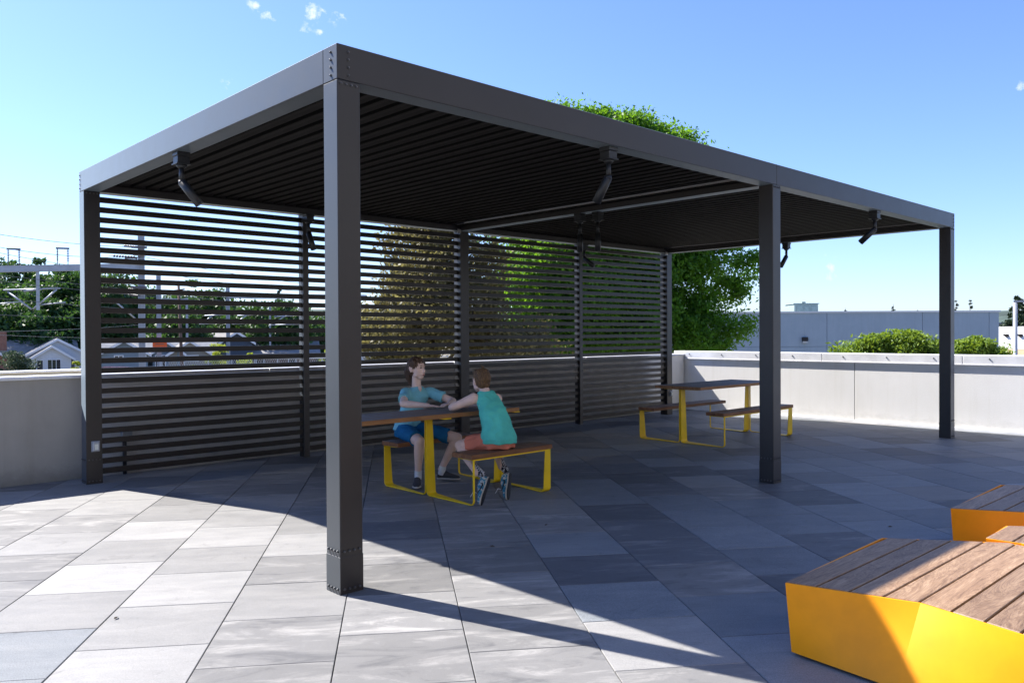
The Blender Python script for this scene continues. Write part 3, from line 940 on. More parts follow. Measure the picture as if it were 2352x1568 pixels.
def hand(mb, wrist, d, nrm, s=1.0, thumb=1, curl=.25):
    """palm, four fingers and a thumb; nrm = back-of-hand normal"""
    wrist = V(wrist); d = V(d).normalized(); nrm = V(nrm); nrm = (nrm - d * nrm.dot(d)).normalized(); sd = d.cross(nrm) * thumb
    mb.ell(wrist + d * .036 * s, (d * .042 * s, sd * .031 * s, nrm * .013 * s), 16, 10)
    for i, (o, ln) in enumerate(((.022, .058), (.0075, .066), (-.0075, .062), (-.021, .048))):
        b = wrist + d * .064 * s + sd * o * s
        k = b + (d - nrm * curl * .5 + sd * o * 3).normalized() * ln * .5 * s
        e = k + (d - nrm * curl * 1.6 + sd * o * 3).normalized() * ln * .5 * s
        mb.cap(b, .0075 * s, k, .0068 * s); mb.cap(k, .0068 * s, e, .0055 * s)
    b = wrist + d * .018 * s + sd * .024 * s
    k = b + (d * .7 + sd * .7).normalized() * .030 * s
    e = k + (d * .95 + sd * .25 - nrm * .2).normalized() * .026 * s
    mb.cap(b, .010 * s, k, .0085 * s); mb.cap(k, .0085 * s, e, .0065 * s)
def head(mb, c, f, s=1.0, tilt=0):
    """head with its face; c = skull centre, f = facing direction"""
    c = V(c); f = V(f).normalized(); l = V((0, 0, 1)).cross(f).normalized(); u = f.cross(l)
    def P(a, b, z): return c + f * a * s + l * b * s + u * z * s
    mb.ell(P(-.006, 0, .012), (l * .073 * s, f * .090 * s, u * .088 * s), 28, 18)
    mb.ell(P(.030, 0, -.030), (l * .058 * s, f * .058 * s, u * .068 * s), 24, 16)
    mb.ell(P(.050, 0, -.082), (l * .030 * s, f * .030 * s, u * .024 * s), 16, 10)
    for b in (1, -1):
        mb.ell(P(.052, b * .032, -.028), (l * .024 * s, f * .022 * s, u * .026 * s), 14, 10)      # cheek
        mb.ell(P(-.004, b * .073, -.010), (l * .009 * s, f * .019 * s, u * .029 * s), 14, 10)      # ear
        mb.ell(P(-.014, b * .082, .002), (l * .006 * s, f * .008 * s, u * .020 * s), 10, 8)
        mb.ell(P(.022, b * .040, -.066), (l * .020 * s, f * .034 * s, u * .020 * s), 12, 8)        # jaw
        mb.ell(P(.096, b * .008, -.040), (l * .008 * s, f * .008 * s, u * .006 * s), 10, 8)        # nostril wing
        mb.ell(P(.077, b * .022, .022), (l * .018 * s, f * .009 * s, u * .007 * s), 10, 8)         # brow ridge
    mb.cap(P(.083, 0, .008), .0075 * s, P(.100, 0, -.034), .0095 * s)                              # nose
    mb.ell(P(.083, 0, -.060), (l * .022 * s, f * .012 * s, u * .012 * s), 12, 8)
    return P, l, f, u
def shoe(par, name, heel, toe, upv, mats, s=1.0, w=.042):
    """heel/toe on the sole plane; upv = away from the sole"""
    heel, toe = V(heel), V(toe); d = (toe - heel); Ln = d.length; d.normalize()
    u = V(upv); u = (u - d * u.dot(d)).normalized(); l = d.cross(u)
    def P(a, b, c): return heel + d * (a * Ln) + l * b + u * c
    prof = [(-.03, .45), (.03, .82), (.15, .92), (.35, .80), (.55, .92), (.75, 1.08), (.9, .88), (.99, .50), (1.02, .2)]
    t = MB().loft([(P(a, .004 * math.sin(a * 3), .004), l * w * k, u * .001) for a, k in []] or
                  [(P(a, 0, .010), l * (w * k), u * .010) for a, k in prof], 16)
    up_ = MB()
    hts = [(-.01, .45, .030), (.05, .75, .045), (.2, .82, .050), (.38, .76, .048), (.55, .84, .036), (.75, .95, .026), (.92, .72, .020), (1.0, .3, .010)]
    up_.loft([(P(a, 0, .010 + hh * .74), l * (w * k), u * hh * .76) for a, k, hh in hts], 18)
    so = remesh(name, up_, .004, mats[0], par, 3)
    remesh('sole', t, .004, mats[1], so if False else par, 2)
    ot = MB().loft([(P(a, 0, -.0015), l * (w * k * 1.01), u * .004) for a, k in prof], 16)
    if len(mats) > 2: ot.build('outsole', mats[2], par)
    # collar
    return P, l, u, d

# ---- child with the ponytail, facing the camera from the far bench
gz = thing('person', (2.28, 2.48, 0), 'child with brown ponytail, pale teal T-shirt and blue shorts, sitting behind the table', 'person')
face_dir = V((.10, -.995, .02)); bl = V((.98, -.17, 0)); bf = V((-.17, -.98, 0)); ZU = V((0, 0, 1))
body = MB()
HC = V((2.325, 2.43, 1.095))
P, hl, hf, hu = head(body, HC, face_dir, 1.0)
body.cap((2.337, 2.455, .90), .046, HC + V((0, .01, -.055)), .040)
S1, E1, W1 = V((2.218, 2.465, .862)), V((2.065, 2.295, .778)), V((2.205, 2.105, .764))
S2, E2, W2 = V((2.455, 2.415, .862)), V((2.590, 2.215, .778)), V((2.425, 2.065, .770))
body.loft([((2.275, 2.52, .47), bl * .105, bf * .085), ((2.28, 2.51, .58), bl * .098, bf * .075), ((2.31, 2.475, .72), bl * .100, bf * .075),
           ((2.335, 2.45, .82), bl * .118, bf * .072), ((2.337, 2.452, .885), bl * .10, bf * .052), ((2.337, 2.452, .915), bl * .05, bf * .045)], 24)
limb(body, [(S1, .043), (S1.lerp(E1, .5), .038), (E1, .034), (E1.lerp(W1, .3), .034), (W1, .0225)])
limb(body, [(S2, .043), (S2.lerp(E2, .5), .038), (E2, .034), (E2.lerp(W2, .3), .034), (W2, .0225)])
hand(body, W1, V((.095, -.085, -.010)), ZU + V((0, 0, 0)), .95, -1, .12)
hand(body, W2, V((-.13, -.035, -.008)), ZU, .95, 1, .2)
K1, A1 = V((2.152, 2.165, .435)), V((2.205, 2.262, .115))
K2, A2_ = V((2.598, 2.165, .428)), V((2.545, 2.345, .110))
limb(body, [((2.215, 2.50, .498), .074), (V((2.215, 2.50, .498)).lerp(K1, .55), .064), (K1, .050), (K1.lerp(A1, .3), .048), (K1.lerp(A1, .75), .034), (A1, .030)])
limb(body, [((2.345, 2.48, .498), .074), (V((2.345, 2.48, .498)).lerp(K2, .55), .064), (K2, .050), (K2.lerp(A2_, .3), .048), (K2.lerp(A2_, .75), .034), (A2_, .030)])
# V neckline skin
for q_, r_ in (((2.331, 2.392, .905), .020), ((2.330, 2.386, .890), .013), ((2.329, 2.382, .878), .007)): sph(body, q_, r_)
remesh('body', body, .0042, 'skin', gz, 3)
hair = MB()
hair.ell(P(-.014, 0, .026), (hl * .082, hf * .092, hu * .087), 28, 18)
hair.ell(P(-.030, 0, -.020), (hl * .076, hf * .072, hu * .060), 20, 12)
for b in (1, -1): hair.ell(P(.012, b * .060, .045), (hl * .020, hf * .040, hu * .040), 14, 10)
hair.cap(P(-.10, 0, .02), .030, P(-.128, .0, -.03), .038); hair.cap(P(-.128, 0, -.03), .038, P(-.120, .004, -.095), .032); hair.cap(P(-.120, .004, -.095), .032, P(-.10, .008, -.165), .012)
remesh('hair', hair, .004, 'hair1', gz, 2, .006, (55, 55, 12), 2)
for b in (1, -1):
    e = MB().ell(P(.0855, b * .0255, .006), (hl * .0125, hf * .004, hu * .0055), 10, 6).build('eye', 'eye', gz)
    MB().ell(P(.0875, b * .026, .0255), (hl * .015, hf * .004, hu * .0028), 10, 6).build('eyebrow', 'brow', gz)
MB().ell(P(.0945, 0, -.060), (hl * .017, hf * .004, hu * .0032), 12, 6).ell(P(.0935, 0, -.067), (hl * .013, hf * .004, hu * .0035), 12, 6).build('mouth', 'lips', gz)
sh = MB()
sh.loft([((2.268, 2.525, .512), bl * .135, bf * .112), ((2.275, 2.515, .58), bl * .130, bf * .105), ((2.292, 2.495, .66), bl * .118, bf * .095), ((2.31, 2.475, .74), bl * .118, bf * .092),
         ((2.333, 2.452, .82), bl * .130, bf * .088), ((2.337, 2.452, .872), bl * .125, bf * .066), ((2.337, 2.452, .905), bl * .078, bf * .056), ((2.337, 2.452, .917), bl * .060, bf * .053)], 28)
for Sx, Ex, k in ((S1, E1, .62), (S2, E2, .60)):
    sh.ell(Sx, ((.055, 0, 0), (0, .055, 0), (0, 0, .052)), 16, 10)
    sh.tube(Sx, Sx.lerp(Ex, k), .052, .056, 20)
# folds
remesh('shirt', sh, .005, 'shirt1', gz, 3, .011, (9, 9, 7), 3)
st = MB()
st.loft([((2.278, 2.515, .440), bl * .135, bf * .105), ((2.278, 2.515, .50), bl * .140, bf * .112), ((2.275, 2.52, .565), bl * .118, bf * .098)], 24)
for hp, K in ((V((2.215, 2.50, .503)), K1), (V((2.345, 2.48, .503)), K2)):
    st.tube(hp, hp.lerp(K, .80), .083, .074, 20)
remesh('shorts', st, .005, 'shorts1', gz, 3, .009, (12, 8, 12), 5)
for A, K, hl_, toe in ((A1, K1, V((2.222, 2.292, .012)), V((2.085, 2.125, .012))), (A2_, K2, V((2.532, 2.382, .012)), V((2.665, 2.205, .012)))):
    sk = MB(); sk.tube(A.lerp(K, .12), A + V((0, 0, -.05)), .034, .033, 16)
    remesh('sock', sk, .005, 'white', gz, 1)
    shoe(gz, 'shoe', hl_, toe, (0, 0, 1), ('shoe_d', 'shoe_sole'), w=.043)

# ---- child in the tank top, back to the camera on the near bench
bz_ = thing('person', (2.39, 1.35, 0), 'child with short sandy hair, aqua tank top and coral shorts, sitting with back turned', 'person')
bl = V((.94, -.34, 0)); bf = V((.34, .94, 0))
face_dir = V((.16, .985, -.10))
body = MB()
HC = V((2.392, 1.575, 1.012))
P, hl, hf, hu = head(body, HC, face_dir, .97)
body.cap((2.402, 1.515, .885), .047, HC + V((0, -.02, -.05)), .042)
S1, E1, W1 = V((2.292, 1.560, .852)), V((2.155, 1.690, .777)), V((2.335, 1.800, .768))
S2, E2, W2 = V((2.492, 1.482, .842)), V((2.590, 1.670, .775)), V((2.455, 1.825, .772))
body.loft([((2.388, 1.345, .47), bl * .115, bf * .085), ((2.39, 1.36, .58), bl * .100, bf * .075), ((2.395, 1.41, .70), bl * .105, bf * .075),
           ((2.40, 1.46, .80), bl * .118, bf * .072), ((2.402, 1.50, .865), bl * .10, bf * .056), ((2.402, 1.515, .91), bl * .052, bf * .045)], 24)
body.ell(S1, ((.052, 0, 0), (0, .052, 0), (0, 0, .052)), 16, 10); body.ell(S2, ((.052, 0, 0), (0, .052, 0), (0, 0, .052)), 16, 10)
limb(body, [(S1, .050), (S1.lerp(E1, .5), .039), (E1, .034), (E1.lerp(W1, .3), .034), (W1, .0225)])
limb(body, [(S2, .050), (S2.lerp(E2, .5), .039), (E2, .034), (E2.lerp(W2, .3), .034), (W2, .0225)])
hand(body, W1, V((.12, .04, -.008)), ZU, .95, -1, .2)
hand(body, W2, V((-.12, .05, .0)), ZU, .95, 1, .2)
K1, A1 = V((2.228, 1.665, .437)), V((2.168, 1.372, .238))
K2, A2_ = V((2.590, 1.620, .437)), V((2.468, 1.392, .252))
h1, h2 = V((2.318, 1.375, .498)), V((2.465, 1.335, .498))
limb(body, [(h1, .074), (h1.lerp(K1, .55), .066), (K1, .051), (K1.lerp(A1, .3), .050), (K1.lerp(A1, .75), .036), (A1, .030)])
limb(body, [(h2, .074), (h2.lerp(K2, .55), .066), (K2, .051), (K2.lerp(A2_, .3), .050), (K2.lerp(A2_, .75), .036), (A2_, .030)])
remesh('body', body, .0042, 'skin', bz_, 3)
hair = MB()
hair.ell(P(-.020, 0, .018), (hl * .078, hf * .086, hu * .086), 28, 18)
hair.ell(P(-.040, 0, -.035), (hl * .062, hf * .050, hu * .048), 18, 12)
hair.ell(P(.030, 0, .072), (hl * .055, hf * .060, hu * .030), 18, 12)
for i in range(26):
    a = random.uniform(-.05, .05); b = random.uniform(-.055, .055)
    p0 = P(-.02 + a * .8, b, .085 + random.uniform(-.01, .0)); 
    p1 = p0 - hf * random.uniform(.01, .035) + hu * random.uniform(.004, .02) + hl * random.uniform(-.02, .02)
    hair.cap(p0, .009, p1, .003)
for i in range(3): 
    p0 = P(-.03, -.02 + i * .006, .10); hair.cap(p0, .005, p0 + hu * (.025 + .006 * i) + hl * .006 * i, .0028)
remesh('hair', hair, .0036, 'hair2', bz_, 2, .007, (60, 60, 22), 7)
sh = MB()
sh.loft([((2.388, 1.335, .478), bl * .158, bf * .118), ((2.388, 1.338, .52), bl * .162, bf * .122), ((2.39, 1.355, .60), bl * .146, bf * .108), ((2.394, 1.395, .69), bl * .130, bf * .098), ((2.398, 1.44, .77), bl * .126, bf * .094),
         ((2.401, 1.475, .83), bl * .113, bf * .080), ((2.402, 1.497, .870), bl * .100, bf * .066), ((2.402, 1.512, .905), bl * .076, bf * .056), ((2.402, 1.517, .918), bl * .060, bf * .052)], 28)
remesh('tank_top', sh, .005, 'shirt2', bz_, 3, .013, (11, 9, 6), 8)
st = MB()
st.loft([((2.39, 1.345, .432), bl * .145, bf * .110), ((2.39, 1.345, .49), bl * .155, bf * .118), ((2.39, 1.35, .56), bl * .125, bf * .10)], 24)
st.tube(h1, h1.lerp(K1, .72), .088, .074, 20); st.tube(h2, h2.lerp(K2, .72), .088, .074, 20)
remesh('shorts', st, .005, 'shorts2', bz_, 3, .011, (14, 8, 12), 11)
M = Mat('black_checked_sock', (.02, .02, .025), .85)
ck = M.n('ShaderNodeTexChecker'); ck.inputs['Scale'].default_value = 62
ck.inputs['Color1'].default_value = (.012, .014, .025, 1); ck.inputs['Color2'].default_value = (.55, .56, .62, 1)
M.l(M.pos(obj=True, rot=(.4, .3, .5)), ck.inputs['Vector'])
nz = M.noise(M.pos(), 9, 2)
M.color(M.mix(M.math('GREATER_THAN', nz, .40), (.012, .014, .025), ck.outputs['Color']))
MT['sock_c'] = M.m
M = Mat('blue_and_cream_shoe_leather', (.05, .26, .34), .5)
n_ = M.noise(M.pos(obj=True), 26, 2, .4)
M.color(M.ramp(n_, [(.40, (.025, .17, .26)), (.53, (.04, .25, .33)), (.55, (.55, .53, .46)), (.60, (.55, .53, .46)), (.62, (.04, .22, .30))]))
MT['shoe_p'] = M.m
for A, K, hl_, toe in ((A1, K1, V((2.212, 1.262, .200)), V((2.052, 1.190, .016))), (A2_, K2, V((2.478, 1.288, .200)), V((2.375, 1.215, .012)))):
    upv = (A - hl_)
    sk = MB(); sk.tube(A.lerp(K, .30), A.lerp(hl_, .45), .0335, .033, 16)
    remesh('sock', sk, .005, 'sock_c', bz_, 1)
    Pf, l_, u_, d_ = shoe(bz_, 'sneaker', hl_, toe, upv, ('shoe_p', 'shoe_c', 'black'), w=.043)
    # curved check mark on both sides of the shoe
    for sd in (1, -1):
        pts = [(.34, .052), (.30, .040), (.36, .030), (.5, .036), (.72, .052)]
        mb = MB()
        for (a0, c0), (a1, c1), r0 in zip(pts, pts[1:], (.003, .006, .006, .004)):
            mb.tube(Pf(a0, sd * .0375, c0), Pf(a1, sd * .0375, c1), r0, r0 * .7, 8)
        mb.build('logo', 'black', bz_)
    ls = MB()
    q = Pf(.62, 0, .062); ls.path([q, q + V((-.03, .02, .01)), q + V((-.05, .03, -.03))], .003)
    ls.build('lace', 'white', bz_)

# ================================================================== TREES
def leaf_mesh(name, P_, size, asp=.5, up_bias=0.0, r=None):
    """one small rhombic leaf per point"""
    r = r or rng
    n = len(P_)
    d = r.normal(size=(n, 3)); d[:, 2] -= up_bias; d /= np.linalg.norm(d, axis=1)[:, None]
    e = r.normal(size=(n, 3)); e -= d * (e * d).sum(1)[:, None]; e /= np.linalg.norm(e, axis=1)[:, None]
    s_ = size * r.uniform(.6, 1.25, n)[:, None]
    a = P_ - d * s_ * .5; b = P_ + e * s_ * asp * .5 ; c = P_ + d * s_ * .5; f = P_ - e * s_ * asp * .5
    vs = np.stack([a, b, c, f], 1).reshape(-1, 3)
    me = bpy.data.meshes.new(name)
    me.vertices.add(4 * n); me.vertices.foreach_set('co', vs.astype(np.float32).ravel())
    me.loops.add(4 * n); me.loops.foreach_set('vertex_index', np.arange(4 * n, dtype=np.int32))
    me.polygons.add(n); me.polygons.foreach_set('loop_start', np.arange(0, 4 * n, 4, dtype=np.int32))
    me.polygons.foreach_set('loop_total', np.full(n, 4, dtype=np.int32))
    me.update(calc_edges=True); me.validate()
    return me
def tree(name, label, base, crowns, n, leaf, mat, cat='tree', group=None, trunk=.18, csize=.45, limbs=7, shell=.55, up_bias=0, hollow=0, seed=1, asp=.5, droop=0, part='crown'):
    """crowns: list of (centre, (rx,ry,rz)); leaves grow in clumps spread through each crown's volume"""
    r = np.random.default_rng(seed)
    t = thing(name, base, label, cat, group)
    b = V(base)
    vol = np.array([c[1][0] * c[1][1] * c[1][2] for c in crowns]); vol = vol ** .72 * np.array([c[2] if len(c) > 2 else 1.0 for c in crowns]); vol /= vol.sum()
    crowns = [c[:2] for c in crowns]
    pts = []; cl_all = []
    for (c, rad), f in zip(crowns, vol):
        k = max(6, int(n * f / 150)); 
        d = r.normal(size=(k, 3)); d /= np.linalg.norm(d, axis=1)[:, None]
        q = (shell + (1 - shell) * r.uniform(0, 1, k) ** .6)[:, None]
        q = np.where(r.uniform(size=(k, 1)) < .25, q * .6, q)
        cc = np.array(c) + d * q * np.array(rad) * (1 + .10 * r.normal(size=(k, 1)))
        cl_all.append(cc)
        per = int(n * f / k)
        sz = csize * r.uniform(.5, 1.3, (k, 1, 1))
        pp = cc[:, None, :] + np.clip(r.normal(size=(k, per, 3)), -1.5, 1.5) * sz * np.array([1, 1, .6]) * .55
        if droop: pp[..., 2] -= droop * np.abs(r.normal(size=pp.shape[:2])) * sz[..., 0]
        pts.append(pp.reshape(-1, 3))
    Pn = np.concatenate(pts) - np.array(base)
    me = leaf_mesh(part, Pn, leaf, asp, up_bias, r); me.materials.append(MT[mat])
    link(part, me, t)
    mb = MB()
    allc = np.concatenate(cl_all)
    topz = max(c[0][2] for c in crowns)
    cx = V(crowns[0][0]); fork = V((b.x * .5 + cx.x * .5, b.y * .5 + cx.y * .5, b.z + (cx.z - b.z) * .55))
    mb.tube(b, fork, trunk, trunk * .75, 10)
    mb.tube(fork, (cx.x, cx.y, cx.z), trunk * .75, trunk * .4, 8)
    for i in r.permutation(len(allc))[:limbs]:
        e = V(allc[i]); s0 = fork.lerp(cx, r.uniform(0, .9)); mdl = s0.lerp(e, .5) + V((0, 0, .1 * (e - s0).length))
        mb.tube(s0, mdl, trunk * .35, trunk * .2, 6); mb.tube(mdl, e, trunk * .2, trunk * .06, 6)
    mb.build('trunk', 'bark', t, fix=False)
    return t
def AD(px, py, d): return tuple(at_depth(px, py, d))
def gpt(px, d, z=GZ):
    p = at_depth(px, 768, d); return (p.x, p.y, z)
def rad(wpx, hpx, d, dep=None):
    w_ = wpx / FPX * d; return (w_ * .9, w_ * .9 if dep is None else dep, hpx / FPX * d)

# big green tree right behind the screen
D1 = 25
tree('broadleaf_tree', 'big dense green tree rising behind the slat screen and above the roof', gpt(1400, D1),
     [(AD(1430, 520, D1), rad(200, 225, D1, 2.4)), (AD(1590, 600, D1 - .5), rad(62, 66, D1, 1.3), .42), (AD(1300, 640, D1 - .5), rad(190, 190, D1, 2.0)),
      (AD(1550, 465, D1), rad(95, 125, D1, 1.6)), (AD(1590, 775, D1 - 1), rad(75, 36, D1, 1.1), .5), (AD(1682, 650, D1 + .5), rad(50, 40, D1, .9), .5), (AD(1250, 440, D1), rad(115, 165, D1, 1.8)), (AD(1440, 740, D1), rad(150, 90, D1, 2.0)),
      (AD(1420, 320, D1), rad(105, 66, D1, 1.4)), (AD(1525, 362, D1), rad(85, 66, D1, 1.2)), (AD(1285, 300, D1), rad(85, 54, D1, 1.2)), (AD(1592, 402, D1), rad(46, 60, D1, 1.0)),
      (AD(1665, 738, D1 - .5), rad(48, 30, D1, 1.0), .5), (AD(1565, 700, D1), rad(55, 75, D1, 1.2), .45), (AD(1640, 545, D1), rad(48, 45, D1, 1.0), .5), (AD(1715, 600, D1), rad(22, 24, D1, .6), .6),
      (AD(1385, 298, D1), rad(62, 46, D1, 1.1)), (AD(1465, 318, D1), rad(66, 50, D1, 1.1)), (AD(1310, 282, D1), rad(62, 40, D1, 1.0)), (AD(1545, 345, D1), rad(55, 46, D1, .9)), (AD(1600, 375, D1), rad(32, 40, D1, .7))],
     390000, .14, 'leaf_g', trunk=.3, csize=.46, limbs=26, seed=3, up_bias=.3, asp=.45, droop=.35)
tree('bronze_leaved_tree', 'sparse brown-leaved tree behind the screen, left of the green one', gpt(1010, 21),
     [(AD(990, 610, 21), rad(115, 190, 21, 1.4)), (AD(960, 740, 20.5), rad(130, 110, 21, 1.4)), (AD(1080, 700, 21), rad(100, 170, 21, 1.4)), (AD(1000, 500, 21), rad(80, 110, 21, 1.1)), (AD(1180, 780, 20.5), rad(110, 60, 21, 1.2)), (AD(900, 800, 20.5), rad(90, 50, 21, 1.2))],
     75000, .115, 'leaf_b', trunk=.2, csize=.42, limbs=26, shell=.35, seed=5, droop=.3)
# shrubs over the right wall
def shrub(name, label, px0, px1, ptop, d, mat, n, leaf, group=None, seed=1, zb=None, sub=5):
    r = np.random.default_rng(seed)
    zb = GZ if zb is None else zb
    cr = []
    for i in range(sub):
        f = (i + .5) / sub
        px = px0 + (px1 - px0) * f
        top = ptop + (1 - math.sin(math.pi * (f * .8 + .1))) * 40 + r.uniform(-6, 10)
        c = at_depth(px, top, d); hgt = (c.z - zb)
        rr_ = (px1 - px0) / sub * .75 / FPX * d
        cz = c.z - min(rr_ * 1.3, hgt / 2)
        cr.append(((c.x, c.y, cz), (rr_, rr_, min(rr_ * 1.3, hgt / 2))))
    p = at_depth((px0 + px1) / 2, 800, d)
    return tree(name, label, (p.x, p.y, zb), cr, n, leaf, mat, 'shrub', group, trunk=.05, csize=.22, limbs=8, seed=seed, up_bias=-.6, asp=.4, part='foliage')
shrub('shrub', 'wide bright green shrub top over the white wall, between the two front-right posts', 1935, 2160, 764, 14.5, 'leaf_s', 26000, .085, 'shrubs beyond the white wall', 21, zb=-1.0)
shrub('shrub', 'lower bright green shrub top over the white wall, right of the far right post', 2160, 2312, 780, 15.5, 'leaf_s', 15000, .085, 'shrubs beyond the white wall', 22, zb=-1.0)
# far trees on the left
far = [(-40, 640, 130, 115, 2.2), (90, 640, 110, 118, 1), (20, 700, 120, 100, 1), (250, 690, 60, 105, 1), (330, 700, 60, 112, 1), (470, 705, 62, 118, 1),
       (560, 760, 60, 112, 1), (640, 735, 60, 105, 1), (150, 700, 90, 108, 1), (400, 770, 50, 100, 1), (760, 770, 70, 125, 1), (690, 770, 50, 118, 1)]
lab = ['tall dark green tree at the far left edge behind the white house', 'tall dark green tree with rounded top behind the white house ridge', 'dense dark tree low behind the chimney at the left edge',
       'green tree seen through the slats beside the leftmost post', 'green tree seen through the slats behind the tall galvanised mast', 'rounded tree against the sky in the middle of the left screen panel',
       'low dense tree between the rounded tree and the first screen post', 'tree just left of the first narrow screen post', 'dark tree immediately left of the leftmost pergola post',
       'low tree above the slate-blue house roof', 'distant low tree line piece right of the first screen post', 'distant tree right behind the first narrow screen post']
for i, ((px, top, wp, d, _), lb) in enumerate(zip(far, lab)):
    tops = {0: 585, 1: 575, 2: 640, 3: 628, 4: 650, 5: 645, 6: 705, 7: 690, 8: 600, 9: 722, 10: 725, 11: 728}[i]
    zt = at_depth(px, tops, d).z
    c0 = at_depth(px, 768, d); hh = (zt - GZ)
    rw = wp * 1.0 / FPX * d
    tree('far_tree', lb, (c0.x, c0.y, GZ), [((c0.x, c0.y, GZ + hh * .55), (rw, rw, hh * .44)), ((c0.x + rw * .5, c0.y - rw * .5, GZ + hh * .42), (rw * .7, rw * .7, hh * .36)), ((c0.x - rw * .4, c0.y + rw * .3, GZ + hh * .40), (rw * .8, rw * .8, hh * .36))],
         24000, .60, 'leaf_f', 'tree', 'trees beyond the houses', trunk=.35, csize=1.7, limbs=6, seed=40 + i)
def conifer(label, px, ptop, d, wpx, n=6000, leaf=.35, mat='leaf_d', seed=1, group=None, sparse=1.0):
    r = np.random.default_rng(seed)
    top = at_depth(px, ptop, d); base = (top.x, top.y, GZ); H_ = top.z - GZ; rw = wpx / FPX * d
    t = thing('conifer', base, label, 'tree', group)
    pts = []; mb = MB().tube(base, tuple(top), .02 * H_, .02, 8)
    k = int(42 * sparse)
    for i in range(k):
        f = (i + r.uniform(0, 1)) / k; z = GZ + H_ * (.18 + .80 * f); ln = rw * (1 - f) ** .8 * r.uniform(.6, 1.1) + .1
        a = r.uniform(0, 6.28); e = V((top.x + math.cos(a) * ln, top.y + math.sin(a) * ln, z - .18 * ln))
        mb.tube((top.x, top.y, z), e, .05, .02, 5)
        m_ = int(n / k)
        s_ = r.uniform(.15, 1, m_)[:, None] ** .7
        q = np.array([top.x, top.y, z]) * (1 - s_) + np.array(e) * s_ + r.normal(size=(m_, 3)) * np.array([.28, .28, .14]) * (ln * .55 + .15)
        pts.append(q)
    me = leaf_mesh('crown', np.concatenate(pts) - np.array(base), leaf, .4, 0, r); me.materials.append(MT[mat])
    link('crown', me, t); mb.build('trunk', 'bark', t, fix=False)
conifer('dark conifer behind the lamp post at the right edge', 2338, 676, 95, 62, 9000, .42, seed=61)
for i, (px, pt, wp, d, lb) in enumerate([(2052, 736 - 38, 11, 130, 'tiny bare-topped conifer above the middle of the grey building roof'), (2108, 710, 6, 140, 'tiniest treetop above the grey building roof, right of a bushier one'),
                                         (2196, 688, 12, 120, 'thin treetop just right of the far right post'), (2228, 686, 14, 120, 'dark treetop above the right end of the grey building'), (1878 + 64, 707, 5, 140, 'tiny treetop right of the rooftop unit')]):
    conifer(lb, px, pt, d, wp * 1.0, 900, .3, seed=70 + i, group='treetops over the grey building', sparse=.7)
conifer('pointed conifer tip above the far trees left of the first screen post', 642, 655, 118, 20, 1500, .4, seed=81)

# lime bushes seen through the slats
def bush(label, px, ptop, wpx, d, mat, n=5000, leaf=.2, seed=1, group=None, zb=GZ):
    c = at_depth(px, ptop, d); rw = wpx / FPX * d; hz = c.z - zb
    return tree('bush', label, (c.x, c.y, zb), [((c.x, c.y, zb + hz * .55), (rw, rw, hz * .45)), ((c.x + rw * .4, c.y, zb + hz * .45), (rw * .7, rw * .7, hz * .38))], n, leaf, mat, 'bush', group, trunk=.07, csize=rw * .35, limbs=5, seed=seed, part='foliage')
bush('yellow-green bush seen through the slats near the middle of the left panel', 495, 788, 30, 60, 'leaf_y', 6000, .16, 91)
bush('low yellow-green bush right of the larger one behind the slats', 575, 808, 30, 62, 'leaf_y', 4000, .16, 92)
bush('low yellow-green bush left under the larger one behind the slats', 450, 812, 24, 60, 'leaf_y', 4000, .16, 93)
bush('small lime bush against the white house beside the leftmost post', 176, 822, 11, 80, 'leaf_y', 3000, .2, 94)
bush('round grey-green bush in front of the white house', 32, 800, 40, 62, 'leaf_o', 9000, .17, 95)
bush('small lime bush seen through the second screen panel', 745, 796, 16, 70, 'leaf_y', 2500, .2, 96)

# ================================================================== HOUSES
class Frame:
    """local frame: x along the front (to the right seen from the camera), y away, z up"""
    def __init__(s, px, d, ang=0, z=GZ):
        p = at_depth(px, 768, d); s.o = V((p.x, p.y, z))
        v = V((p.x - CAM.x, p.y - CAM.y, 0)).normalized()
        v = Matrix.Rotation(ang, 3, 'Z') @ v
        s.y = v; s.x = V((v.y, -v.x, 0))
    def __call__(s, x, y, z): return s.o + s.x * x + s.y * y + V((0, 0, z))
def fbox(F, lo, hi, mb=None):
    mb = mb or MB()
    (a, b, c), (d, e, f) = lo, hi
    vs = [F(*q) for q in [(a, b, c), (d, b, c), (d, e, c), (a, e, c), (a, b, f), (d, b, f), (d, e, f), (a, e, f)]]
    return mb.add(vs, [(0, 3, 2, 1), (4, 5, 6, 7), (0, 1, 5, 4), (1, 2, 6, 5), (2, 3, 7, 6), (3, 0, 4, 7)])
